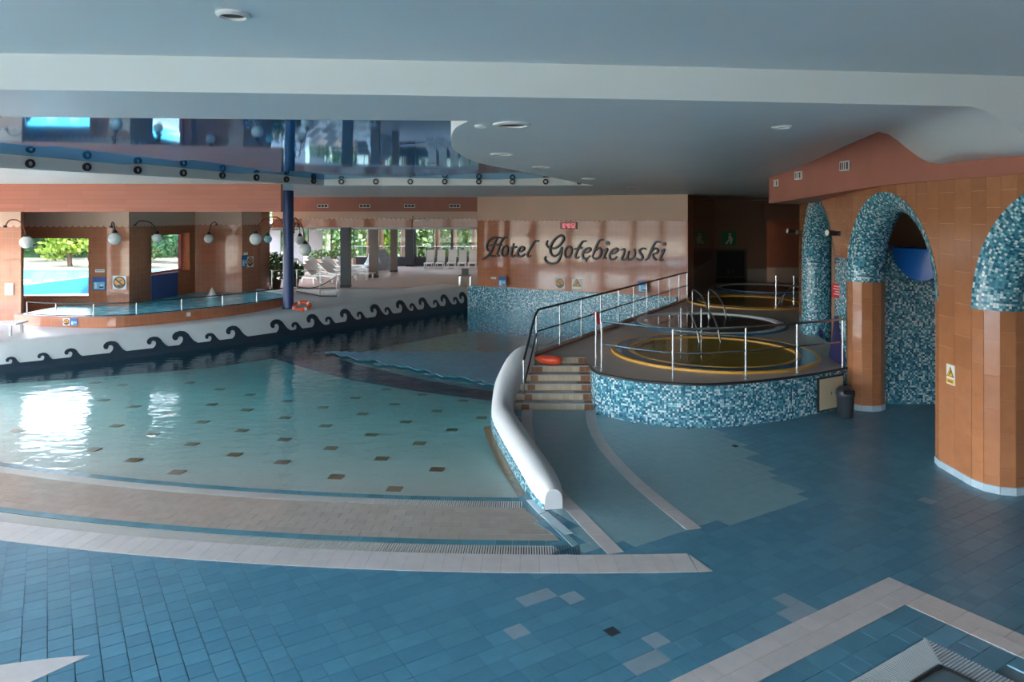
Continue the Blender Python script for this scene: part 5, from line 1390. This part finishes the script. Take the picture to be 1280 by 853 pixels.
# ---- rescue float, lifebuoy, bin, access panel, drains
a = G(668, 433, ZT - .1); bq = G(698, 443, ZT - .1)
fl_ = thing('rescue_float', 'orange torpedo rescue float lying at the top of the steps', 'rescue float', (a.x, a.y, ZT - .13))
pp = [Vector((.50, 15.62, .80)), Vector((.58, 15.58, .79)), Vector((.66, 15.55, .78)), Vector((.82, 15.50, .775)), Vector((.96, 15.46, .775)), Vector((1.03, 15.44, .775)), Vector((1.06, 15.43, .775))]
pp = [p + Vector((0, 0, .02)) for p in pp]
autosmooth(MB().tube(pp, [.02, .06, .095, .105, .10, .07, .02], 14).build('body', 'orange_foam', fl_), 50)
MB().tube([p + Vector((0, -.09, .05)) for p in pp[2:5]], .015, 6).build('side_handle', 'sign_red', fl_); MB().tube([pp[0], pp[0] + Vector((-.06, .02, .0)), pp[0] + Vector((-.1, .08, .0))], .012, 6).build('rope', 'sign_red', fl_)
lp = Vector((-7.02, 24.32)); lb = thing('lifebuoy', 'orange lifebuoy lying at the foot of the dark blue column', 'lifebuoy', (lp.x, lp.y, .74))
n = 28; ringp = [Vector((lp.x + .26 * cos(2 * pi * k / n), lp.y + .22 * sin(2 * pi * k / n), .83 + .10 * sin(2 * pi * k / n))) for k in range(n)]
rg_ = autosmooth(MB().tube(ringp, .065, 10, True).build('ring', 'orange_foam', lb), 60)
for k in (3, 10, 17, 24): MB().tube([ringp[k - 1].lerp(ringp[k], .3), ringp[k], ringp[(k + 1) % n].lerp(ringp[k], .3)], .069, 10).build('band', 'white_plastic', rg_)
bp_ = G(1054, 521); bn = thing('trash_bin', 'dark grey swing-lid waste bin beside the access panel', 'bin', (6.42, 14.02, 0))
bn_c = (6.42, 14.02, 0)
autosmooth(MB().lathe([(.001, 0), (.125, 0), (.135, .02), (.165, .42), (.17, .43), (.001, .43)], bn_c, 24).build('body', 'bin_grey', bn), 40)
lid_ = autosmooth(MB().lathe([(.175, .42), (.178, .46), (.165, .52), (.12, .565), (.05, .585), (.001, .59)], bn_c, 24).build('lid', 'bin_grey', bn), 40)
MB().box(6.42 - .1, 14.02 - .18, .47, 6.42 + .1, 14.02 - .12, .55).build('flap', 'black', lid_)
pd = Vector((6.70 - 5.95, 14.66 - 14.22)).normalized(); ap = thing('access_panel', 'cream access hatch with dark frame in the mosaic terrace wall', 'hatch', (5.92, 14.13, .06), atan2(pd.y, pd.x))
plate(ap, 0, 0, .78, .66, 'dark_rail', 'frame', 0, .03); plate(ap, .035, .03, .40, .63, 'panel_beige', 'door', .03, .008); plate(ap, .405, .03, .745, .63, 'panel_beige', 'door', .03, .008); plate(ap, .37, .30, .39, .36, 'steel', 'latch', .038, .008)
for (x, y, s, lb_) in ((765, 790, .12, 'dark square floor drain among the blue tiles before the beach border'), (919, 558, .09, 'small dark floor drain in the pale floor below the mosaic wall')):
    p = G(x, y); t = thing('floor_drain', lb_, 'drain', (p.x, p.y, 0), ang)
    MB().box(-s / 2, -s / 2, -.008, s / 2, s / 2, .003).build('frame', 'dark_rail', t, local=True); g_ = MB()
    for k in range(5): g_.box(-s * .42, -s * .4 + k * s * .19, .003, s * .42, -s * .4 + k * s * .19 + s * .1, .006)
    g_.build('grate', 'channel_dark', t, local=True)

# ---- blue column with lamps, alcove lamps
cp = Vector((-7.48, 24.35)); cz = .72
cl = thing('blue_column', 'slim dark blue round column standing on the white deck', 'column', (cp.x, cp.y, cz))
autosmooth(MB().lathe([(.001, 0), (.19, 0), (.175, .05), (.172, 4.2), (.001, 4.2)], (cp.x, cp.y, cz), 24).build('shaft', 'column_blue', cl), 40)
MB().lathe([(.2, 0), (.2, .06), (.17, .08)], (cp.x, cp.y, cz), 24).build('base_collar', 'navy', cl)
def lamp(gp_, r_, mount, label, gmat='globe', arm='copper', bow=.4):
    """globe on a curved arm; gp_ = globe centre, mount = point on wall or column"""
    t = thing('globe_lamp', label, 'lamp', tuple(mount)); top = gp_ + Vector((0, 0, r_ + .06))
    mid1 = mount.lerp(top, .25) + Vector((0, 0, bow * .85)); mid2 = mount.lerp(top, .72) + Vector((0, 0, bow))
    MB().tube(spline([mount, mid1, mid2, top], 7), .018, 7).build('arm', arm, t)
    gb_ = autosmooth(MB().sphere(tuple(gp_), r_, 22, 14).build('globe', gmat, t), 60); MB().lathe([(.02, .09), (.05, .07), (.08, 0), (.07, -.03)], (gp_.x, gp_.y, gp_.z + r_), 14).build('cap', 'black', gb_)
    MB().lathe([(.001, -.03), (.05, -.03), (.05, .03), (.001, .03)], tuple(mount), 12).build('wall_plate', 'black', t)
lamp(at_depth(33, 303, 20.6), .175, Vector((-14.6, 20.96, 3.55)), 'white globe lamp on a copper arm in front of the square window', 'globe', 'copper', .28)
lamp(at_depth(143.5, 298.5, 22.6), .19, Vector((at_depth(139, 285, 23.18).x, 23.18, 3.5)), 'white globe lamp on the tiled wall between the two alcove windows', 'globe', 'black', .2)
lamp(at_depth(196.5, 298, 23.6), .155, Vector((PB(.25, 0, .02).x, PB(.25, 0, 0).y, 3.55)), 'white globe lamp hanging before the smaller window', 'globe', 'black', .22)
lamp(at_depth(261, 298.5, 26.5), .165, Vector((at_depth(271, 283, 27.07).x, 27.07, 3.52)), 'white globe lamp on the bright niche wall', 'globe', 'black', .2)
lamp(at_depth(319.5, 299, 23.6), .19, Vector((cp.x - .17, cp.y, 3.62)), 'white globe lamp on a long arm from the blue column towards the alcove', 'globe', 'copper', .30)
lamp(at_depth(335, 299, 26.0), .14, Vector((cp.x - .12, cp.y + .12, 3.60)), 'pale blue globe lamp behind the blue column', 'globe_blue', 'copper', .25)
lamp(at_depth(375, 300.5, 25.2), .155, Vector((cp.x + .12, cp.y + .12, 3.60)), 'white globe lamp on the hall side of the blue column, the smaller one', 'globe', 'black', .32)
lamp(at_depth(381.5, 312, 23.4), .195, Vector((cp.x + .17, cp.y - .02, 3.30)), 'large white globe lamp hanging low on the hall side of the blue column', 'globe', 'copper', .45)

# ---- whirlpool
RIM = spline([(-14.3, 20.9), (-13.3, 20.5), (-12.2, 20.3), (-11.1, 20.4), (-10.2, 21.1), (-9.3, 22.1), (-8.6, 23.0), (-7.95, 24.3), (-7.75, 25.3), (-8.1, 26.4), (-9.0, 27.3), (-9.7, 28.0)], 5)
wpool_poly = [(p.x, p.y) for p in RIM] + [(-10.05, 27.2), (-11.8, 27.2), (-12.2, 23.2), (-14.3, 23.2)]
wp = thing('whirlpool', 'raised whirlpool with orange tiled rim below the alcove windows', 'whirlpool', (-11, 22, .74))
m_ = MB(); s_ = 0; r0 = []; r1 = []; r2 = []; r3 = []; ua = []; ub = []
for i, p in enumerate(RIM):
    d = (RIM[min(i + 1, len(RIM) - 1)] - RIM[max(i - 1, 0)]).normalized(); nn = Vector((-d.y, d.x)); s_ += (p - RIM[i - 1]).length if i else 0
    r0.append(Vector((p.x, p.y, .7))); r1.append(Vector((p.x, p.y, 1.03))); q = p + nn * .14; r2.append(Vector((q.x, q.y, 1.03))); r3.append(Vector((q.x, q.y, .8)))
m_.grid([r0, r1]); m_.build('rim_wall', 'sign_tile', wp); MB().grid([[v + Vector((0, 0, .012)) for v in r1], [v + Vector((0, 0, .012)) for v in r2], r3]).build('rim_top', 'rim_white', wp)
m_ = MB(); m_.cdt(wpool_poly, zf=.80); m_.build('basin_floor', 'spa_bright', wp)
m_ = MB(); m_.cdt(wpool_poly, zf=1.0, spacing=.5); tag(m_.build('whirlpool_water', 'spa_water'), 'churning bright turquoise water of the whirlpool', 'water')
RR = RIM[2:44]
m_ = MB().tube([(p.x + .05, p.y + .07, 1.40) for p in RR], .017, 6)
t = thing('pool_rail', 'low thin railing with dark top bar along the whirlpool rim', 'railing', (RR[0].x, RR[0].y, 1.04)); m_.build('handrail', 'dark_rail', t)
MB().tube([(p.x + .05, p.y + .07, 1.06) for p in RR], .014, 6).build('foot_rail', 'dark_rail', t)
for i in range(0, len(RR), 5): MB().tube([(RR[i].x + .05, RR[i].y + .07, 1.04), (RR[i].x + .05, RR[i].y + .07, 1.40)], .016, 6).build('post', 'steel', t)
def rim_sign(x, y, name, label, fn, s):
    best = min(RIM, key=lambda p: abs(CX + FP * p.x / p.y - x)); i = RIM.index(best); d = (RIM[i + 1] - RIM[i - 1]).normalized()
    t = sign_thing(name, label, Vector((best.x + d.y * .012, best.y - d.x * .012, .80)), atan2(d.y, d.x)); fn(t, s)
rim_sign(84, 408, 'safety_sign', 'small no-diving sign on the orange whirlpool rim', no_dive, .2)
rim_sign(94, 408, 'depth_board', 'small blue depth board on the orange whirlpool rim', lambda t, s: blue_board(t, s, s), .2)
rim_sign(239, 397, 'notice', 'tiny white depth mark on the whirlpool rim', lambda t, s: plate(t, -s / 2, .06, s / 2, .06 + s, 'sign_white'), .12)
sp = at_depth(265, 358, 25.5); sb = MB(); sb.lathe([(.22, 0), (.12, .12), (.07, .24), (.02, .34), (.001, .36)], (sp.x, 25.5, .98), 12); tag(sb.build('water_jet', 'white_plastic'), 'white bubbling jet rising from the whirlpool by the niche wall', 'water jet')

# second railing on the wet deck before the hall
t = thing('deck_railing', 'thin steel railing with posts on the wet deck before the lounger hall', 'railing', (-8.2, 27.5, .74))
PPx = [(337, 362, .98), (371, 364, .9), (400, 370, .98), (421, 370, .86)]
q = [G(x, y, .78) for x, y, h in PPx]
q[0] = Vector((-9.3, 28.2, .78))
for p, (x, y, h) in zip(q, PPx): MB().tube([(p.x, p.y, .74), (p.x, p.y, .74 + h)], .018, 6).build('post', 'steel', t)
MB().tube([(p.x, p.y, .74 + h) for p, (x, y, h) in zip(q, PPx)], .016, 6).build('handrail', 'steel', t)
MB().tube([Vector((q[1].x, q[1].y, .95)).lerp(Vector((q[3].x, q[3].y, 1.55)), k / 10) + Vector((0, 0, -.22 * sin(pi * k / 10))) for k in range(11)], .016, 6).build('rope', 'black', t)
MB().tube([(p.x, p.y, .775) for p in q[1:]], .02, 6).build('foot_rail', 'dark_rail', t)

# ---- vents, ceiling lights, spotlights
def vent(pos, rot, wd, h, label, group, slats=3):
    t = thing('air_vent', label, 'vent', tuple(pos), rot, group)
    plate(t, -wd / 2, -h / 2, wd / 2, h / 2, 'frame_white', 'frame', 0, .03); op_ = plate(t, -wd / 2 + .03, -h / 2 + .025, wd / 2 - .03, h / 2 - .025, 'vent_dark', 'opening', .03, .004)
    for k in range(1, slats): x_ = -wd / 2 + .03 + (wd - .06) * k / slats; plate(op_, x_ - .012, -h / 2 + .025, x_ + .012, h / 2 - .025, 'frame_white', 'slat', .034, .008)
for i, (x, nx_) in enumerate(((403.5, 'nearest the blue column'), (456, 'above the edge of the hall column'), (512, 'above the hall windows'), (568.5, 'next to the lettered wall'))):
    vent(at_depth(x, 257.5, 30.89), 0, .46, .15, 'white slotted air vent in the terracotta lintel, ' + nx_, 'vents of the lintel')
def fpos(px, py):
    best = None
    for i in range(len(FPd) - 1):
        for k in range(5):
            p = FPd[i].lerp(FPd[i + 1], k / 5); x = CX + FP * p.x / p.y
            if p.y < 18.0 and (best is None or abs(x - px) < best[0]): best = (abs(x - px), p, FPd[i + 1] - FPd[i])
    p, d = best[1], best[2].normalized(); return Vector((p.x, p.y, CH + (CY - py) / FP * p.y)), atan2(-d.y, -d.x)
for x, y, wd, h, nm in ((1056, 207.5, .34, .19, 'largest, nearest the bend'), (999, 219.5, .30, .18, 'middle one of three'), (970.5, 229, .26, .16, 'at the rounded end')):
    p, r_ = fpos(x, y); vent(p, r_, wd, h, 'white slotted air vent in the curved terracotta fascia, ' + nm, 'vents of the fascia', 4)
def clight(x, y, z, r_, label, group=None):
    p = G(x, y, z - .002) if False else None
    Y = FP * (z - CH) / (CY - y); X = (x - CX) / FP * Y; zz = z if Y < YB(X) else ceil_z((X, Y))
    t = thing('ceiling_light', label, 'ceiling light', (X, Y, zz), 0, group)
    MB().lathe([(r_, .01), (r_, -.012), (r_ * .8, -.022), (r_ * .74, -.004)], (X, Y, zz), 24).build('rim', 'frame_white', t); MB().lathe([(r_ * .76, -.008), (.001, -.010)], (X, Y, zz), 24).build('diffuser', 'vent_dark', t)
clight(291, 17, 5.0, .088, 'small round downlight in the near grey ceiling above the dropped band')
CG = 'round lights in the curved ceiling'
for x, y, r_ in ((640, 155, .18), (627, 192.5, .16), (677, 208.5, .17), (736, 223, .17), (790, 233.5, .17), (818, 239, .17), (977, 165, .1), (601, 157, .06)):
    clight(x, y, 4.75, r_, 'round white ceiling diffuser in the curved part of the ceiling', CG)
def noz(p, nrm, label, grp):
    t = thing('recess_spotlight', label, 'spotlight', tuple(p), 0, grp); n = 14; e1 = Vector((-nrm.y, nrm.x, 0)); e2 = Vector((0, 0, 1))
    def rg(r_, o): return [p + nrm * o + (e1 * cos(2 * pi * k / n) + e2 * sin(2 * pi * k / n)) * r_ for k in range(n)]
    MB().grid([rg(.085, 0), rg(.085, .05), rg(.05, .06), rg(.045, .02)], None, True).build('housing', 'black', t); m_ = MB(); m_.add(rg(.05, .022)); m_.build('lens', 'frame_white', t)
h0, h1, h2 = Vector((2.4, 21.5)), Vector((-5.55, 21.5)), Vector((-9.4, 13.3))
for x in (427, 470, 513, 556, 598.5, 640.5, 682, 724):
    noz(Vector(((x - CX) / FP * 21.48, 21.48, 4.862)), Vector((0, -1, 0)), 'round black spotlight on the recess edge running towards the lettered wall', 'spotlights of the straight recess edge')
dd = (h2 - h1).normalized(); nn_ = Vector((-dd.y, dd.x, 0)); nn_ = nn_ if nn_.x > 0 else -nn_
for x in (36.5, 107.5, 171, 228, 277, 319.5, 357, 391):
    k = (x - CX) / FP; q = (k * h1.y - h1.x) / (dd.x - k * dd.y); p = h1 + dd * q
    noz(Vector((p.x, p.y, 4.862)) + nn_ * .005, nn_, 'round black spotlight on the slanting recess edge above the terracotta beam', 'spotlights of the slanting recess edge')
def spot(p, aim, label):
    t = thing('wall_spotlight', label, 'spotlight', tuple(p)); d = Vector(aim).normalized()
    autosmooth(MB().tube([p + d * .10, p + d * .26, p + d * .30], [.055, .065, .07], 14).build('head', 'dark_rail', t), 40); MB().tube([p, p + d * .12], .022, 8).build('bracket', 'steel', t)
    m_ = MB(); e = d.orthogonal().normalized(); f = d.cross(e); m_.add([p + d * .302 + (e * cos(2 * pi * k / 14) + f * sin(2 * pi * k / 14)) * .06 for k in range(14)]); m_.build('lens', 'globe', t)
    MB().lathe([(.001, -.05), (.06, -.05), (.06, .05), (.001, .05)], tuple(p), 12).build('wall_plate', 'black', t)
spot(acpos(1049, 292, 15.3), (-.9, -.25, .05), 'dark wall spotlight mounted between the two mosaic arches')
spot(Vector((7.62, 19.4, 3.42)), (-.9, -.1, .12), 'dark wall spotlight at the far end of the arcade')

# ---- hall furniture
def make_lounger(name, label, cat, group, back=50, mat='white_plastic', W=.62):
    t = thing(name, label, cat, (0, 0, 0), 0, group); L = 1.25
    MB().box(-W / 2, 0, .27, -W / 2 + .05, L, .32).box(W / 2 - .05, 0, .27, W / 2, L, .32).box(-W / 2, 0, .27, W / 2, .05, .32).box(-W / 2, L - .05, .27, W / 2, L, .32).build('frame', mat, t, local=True)
    for x_ in (-W / 2, W / 2 - .05):
        for y_ in (.12, L - .15): MB().box(x_, y_, 0, x_ + .05, y_ + .06, .27).build('leg', mat, t, local=True)
    n = 7
    for k in range(n): MB().box(-W / 2 + .05, .06 + k * (L - .12) / n, .30, W / 2 - .05, .06 + (k + .72) * (L - .12) / n, .325).build('seat_slat', mat, t, local=True)
    a = radians(back); B = .78
    m_ = MB()
    def bp(x_, s, o): return (x_, L + s * cos(a) - o * sin(a), .30 + s * sin(a) + o * cos(a))
    for x_ in (-W / 2, W / 2 - .06):
        v = [bp(x_, 0, 0), bp(x_ + .06, 0, 0), bp(x_ + .06, B, 0), bp(x_, B, 0), bp(x_, 0, .04), bp(x_ + .06, 0, .04), bp(x_ + .06, B, .04), bp(x_, B, .04)]
        m_.mesh(v, [(3, 2, 1, 0), (4, 5, 6, 7), (0, 1, 5, 4), (1, 2, 6, 5), (2, 3, 7, 6), (3, 0, 4, 7)])
    v = [bp(-W / 2 + .04, .03, .01), bp(W / 2 - .04, .03, .01), bp(W / 2 - .04, B, .01), bp(-W / 2 + .04, B, .01), bp(-W / 2 + .04, .03, .035), bp(W / 2 - .04, .03, .035), bp(W / 2 - .04, B, .035), bp(-W / 2 + .04, B, .035)]
    m_.mesh(v, [(3, 2, 1, 0), (4, 5, 6, 7), (0, 1, 5, 4), (1, 2, 6, 5), (2, 3, 7, 6), (3, 0, 4, 7)])
    m_.build('backrest', mat, t, local=True)
    return t
def place(proto, used, loc, rz, label=None):
    o = proto if not used[0] else copy_tree(proto); used[0] = True
    o.location = loc; o.rotation_euler = (0, 0, rz)
    if label: o['label'] = label
    return o
pr = make_lounger('sun_lounger', 'white plastic lounger with raised back in the row before the dark parapet', 'lounger', 'loungers before the parapet', 62, 'white_plastic', .46); us_ = [False]
for x in (534.6, 548.5, 563, 576.5, 589.5):
    p = at_depth(x, 335, 41.4); place(pr, us_, (p.x, 41.4, HZ), 0)
pr = make_lounger('sun_lounger', 'white slatted lounger in the rows among the hall columns', 'lounger', 'loungers among the columns', 38); us_ = [False]
for i, (x, y, rz) in enumerate([(-9.0 - .55 * (k // 4) + 0.62 * (k % 4) + .0, 32.3 + 2.5 * (k // 4) + .78 * (k % 4), .9) for k in range(12)]):
    place(pr, us_, (x + .5, y, HZ), rz + pi / 2 * .0 + .35)
pr = make_lounger('sun_lounger', 'white lounger on the deck beside the tiled pier', 'lounger', 'loungers on the white deck', 30); us_ = [False]
place(pr, us_, (-12.95, 19.25, .735), pi / 2 + .15)
place(pr, us_, (-13.35, 18.3, .742), pi / 2 + .15)
tb_ = thing('side_table', 'small dark table with box on the hall floor near the lettered wall', 'table', (-2.1, 32.2, HZ))
p = G(581, 357, HZ); tb_.location = (p.x, p.y, HZ)
MB().box(-.28, -.28, .42, .28, .28, .46).build('table_top', 'black', tb_, local=True)
for sx in (-.24, .22):
    for sy in (-.24, .22): MB().box(sx, sy, 0, sx + .03, sy + .03, .42).build('leg', 'steel', tb_, local=True)
bx_ = MB().box(p.x - .13, p.y - .12, HZ + .46, p.x + .17, p.y + .12, HZ + .74); tag(bx_.build('black_box', 'black'), 'black box standing on the small dark table', 'box')
tl = thing('tube_lamp', 'white tube lamp with dangling cable on the orange lintel', 'lamp', tuple(at_depth(527, 276, 30.97)))
q = at_depth(527, 276, 30.97); MB().tube([q + Vector((-.28, -.04, 0)), q + Vector((.28, -.04, 0))], .035, 10).build('tube', 'white_plastic', tl); MB().box(q.x - .3, q.y - .02, q.z - .03, q.x + .3, q.y + .03, q.z + .05).build('holder', 'frame_white', tl)
MB().tube([at_depth(518, 275, 30.95), at_depth(516, 270, 30.93), at_depth(515, 278, 30.93), at_depth(515, 292, 30.93)], .015, 6).build('cable', 'black', tl)
# plants
def leaves(m_, n, c, rx, rz_, size, rnd, shell=.5):
    for i in range(n):
        while True:
            v = Vector((rnd.uniform(-1, 1), rnd.uniform(-1, 1), rnd.uniform(-1, 1)))
            if shell < v.length < 1: break
        p = Vector((c[0] + v.x * rx, c[1] + v.y * rx, c[2] + v.z * rz_)); d = Vector((rnd.uniform(-1, 1), rnd.uniform(-1, 1), rnd.uniform(-.4, 1))).normalized(); e = d.orthogonal().normalized(); s = size * rnd.uniform(.6, 1.3)
        f = d.cross(e); m_.add([p - e * s * .5, p + f * s * .35, p + e * s * .5, p - f * s * .35])
def shrub(loc, h, r_, mat, label, group=None, pot=True, seed=1, n=420, size=.16):
    rnd = random.Random(seed); t = thing('potted_shrub', label, 'plant', loc, 0, group)
    if pot:
        MB().lathe([(.001, 0), (.18, 0), (.24, .36), (.25, .38), (.22, .38), (.21, .33), (.001, .33)], (0, 0, 0), 18).build('pot', 'pot', t, local=True)
    MB().tube([(0, 0, .2), (.03, 0, h * .45), (0, .02, h * .7)], [.035, .03, .02], 7).build('stem', 'bark', t, local=True)
    m_ = MB(); leaves(m_, n, (0, 0, h * .62), r_, h * .40, size, rnd, .2); m_.build('foliage', mat, t, local=True); return t
p = G(338, 357, HZ); shrub((-9.75, 30.0, HZ), 1.5, .62, 'leaf_dark', 'tall dark green potted shrub beside the tiled corner of the hall', None, True, 2)
shrub((-9.35, 31.2, HZ), 1.05, .42, 'leaf_dark', 'lower dark green potted shrub behind the blue column', None, True, 3)
shrub((-11.3, 34.2, HZ), 1.3, .7, 'leaf_mid', 'light green potted plant among the loungers near the blinds', None, True, 4)
pl = thing('planter', 'stone planter box with low green plants in the lounger hall', 'planter', (-10.3, 41.6, HZ)); MB().box(-1.3, -.35, 0, 1.3, .35, .55).build('box', 'cream', pl, local=True)
m_ = MB(); rnd = random.Random(9)
for k in range(6): leaves(m_, 90, (-1.05 + .42 * k, 0, .75), .32, .3, .15, rnd, .1)
m_.build('foliage', 'leaf_mid', pl, local=True)
rk = MB(); rr_ = random.Random(5); prof = [(.001, 1.15), (.35, 1.05), (.55, .8), (.75, .4), (.85, 0)]
rk.lathe(prof[::-1], (-7.6, 41.2, HZ), 11)
for i, v in enumerate(rk.v): rk.v[i] = v + Vector((rr_.uniform(-.12, .12), rr_.uniform(-.12, .12), rr_.uniform(-.08, .06) if v.z > HZ + .1 else 0))
tag(rk.build('decor_rock', 'rock'), 'pale grey boulder standing behind the first hall column', 'rock')

# ---- outdoors beyond the windows
op = thing('outdoor_pool', 'turquoise outdoor pool seen through the square window', 'pool', (-33, 47, -.12))
MB().box(-45, 42.6, -.12, -22, 51.5, .02).build('pool_edge', 'paving', op); MB().box(-44.4, 43.2, .0, -22.6, 50.9, .03).build('pool_surface', 'outdoor_pool', op)
struct('paving', MB().box(-60, 24, -.14, -19, 42.6, -.10), 'paving', 'pale paving between building and outdoor pool', 'paving')
pr = make_lounger('blue_lounger', 'blue outdoor lounger on the paving before the outdoor pool', 'lounger', 'blue loungers outdoors', 40, 'lounger_blue'); us_ = [False]
for i in range(5): place(pr, us_, (-26.6 + 1.15 * i, 38.2 + .15 * i, -.10), .3)
bt = MB().slab([(-24.5, 36.0), (-19.9, 37.4), (-20.4, 39.2), (-25, 37.9)], -.1, lambda p: .35 + .12 * (p[0] + 24.5)); tag(bt.build('blue_ramp', 'lounger_blue'), 'blue sloping slide landing on the paving outside the square window', 'slide')
rnd = random.Random(11)
def make_tree(label, mat, h, r_, seed, n=1500, size=.42):
    rnd_ = random.Random(seed); t = thing('tree', label, 'tree', (0, 0, 0), 0, 'trees beyond the windows')
    MB().tube([(0, 0, 0), (.08, .05, h * .35), (0, .1, h * .75)], [.17, .13, .05], 8).build('trunk', 'bark', t, local=True)
    m_ = MB(); 
    for k in range(9):
        a = rnd_.uniform(0, 2 * pi); q = rnd_.uniform(.1, .6) * r_; leaves(m_, n // 9, (q * cos(a), q * sin(a), h * rnd_.uniform(.22, .88)), r_ * .62, h * .18, size, rnd_, .3)
    m_.build('crown', mat, t, local=True); return t
kinds = [('bushy dark green tree growing beyond the windows', 'leaf_dark', 6.5, 2.6, 1), ('light yellow-green tree standing beyond the windows', 'leaf_light', 5.0, 2.2, 2), ('mid green leafy tree beyond the windows', 'leaf_mid', 6.0, 2.4, 3)]
protos = [(make_tree(*k), [False]) for k in kinds]
spots = [(-39, 55, 1), (-46, 58, 0), (-34, 56, 1), (-42, 62, 0), (-36.5, 63, 0), (-31, 62, 2), (-50, 62, 0), (-29, 55, 2), (-26, 60, 2), (-23.5, 54, 0), (-20, 52, 2), (-16, 54, 0), (-12.5, 53, 2), (-9.5, 57, 1), (-7, 53, 2), (-4.5, 56, 1), (-2.4, 52, 2), (-.5, 55, 0), (-5.8, 61, 0), (-11, 61, 0), (1.2, 58, 2), (-1.5, 61, 0)]
for x, y, k in spots:
    o = place(protos[k][0], protos[k][1], (x, y, -.12), rnd.uniform(0, 6)); s = rnd.uniform(.85, 1.2); o.scale = (s, s, s)
for i, (x, y) in enumerate([(-8.8, 48.5), (-7.4, 49.2), (-5.0, 48.2), (-4.0, 49.6), (-2.6, 48.6), (-1.4, 49.5), (-9.8, 49.8)]):
    t = thing('pine_trunk', 'slender bare tree trunk outside the hall windows', 'tree', (x, y, -.12), 0, 'bare trunks outside the hall')
    MB().tube([(0, 0, 0), (.06, .02, 2.5), (.0, .05, 7)], [.22, .18, .12], 9).build('trunk', 'bark', t, local=True); MB().tube([(.05, 0, 3.2), (.7, .2, 4.2)], [.06, .02], 6).build('branch', 'bark', t, local=True)
t = thing('garden_fence', 'thin pale railing outside the hall windows', 'fence', (-6, 46.2, -.12))
MB().tube([(-11, 46.2, 1.85), (0, 46.2, 1.85)], .03, 6).build('top_rail', 'frame_white', t)
for k in range(23): MB().tube([(-11 + .5 * k, 46.2, -.12), (-11 + .5 * k, 46.2, 1.85)], .022, 6).build('post', 'frame_white', t)

def hedge(x0, x1, y, h, mat, label, seed, n):
    rnd_ = random.Random(seed); t = thing('hedge', label, 'hedge', ((x0 + x1) / 2, y, -.12)); m_ = MB()
    for i in range(n):
        p = Vector((rnd_.uniform(x0, x1), y + rnd_.uniform(-1.2, 1.2), -.1 + h * rnd_.random() ** .8 * (1 + .12 * sin(i)))); d = Vector((rnd_.uniform(-1, 1), rnd_.uniform(-1.4, .2), rnd_.uniform(-.3, 1))).normalized(); e = d.orthogonal().normalized(); f = d.cross(e); k = rnd_.uniform(.35, .8)
        m_.add([p - e * k * .5, p + f * k * .4, p + e * k * .5, p - f * k * .4])
    m_.build('foliage', mat, t)
    MB().box(x0, y - .6, -.12, x1, y + .6, h * .8).build('dense_core', 'leaf_dark', t)
hedge(-75, -22, 68, 5.0, 'leaf_dark', 'tall dark green hedge closing the garden behind the outdoor pool', 21, 5200)
hedge(-21, 14, 71, 5.5, 'leaf_mid', 'tall mid green hedge closing the garden behind the bare trunks', 22, 3800)
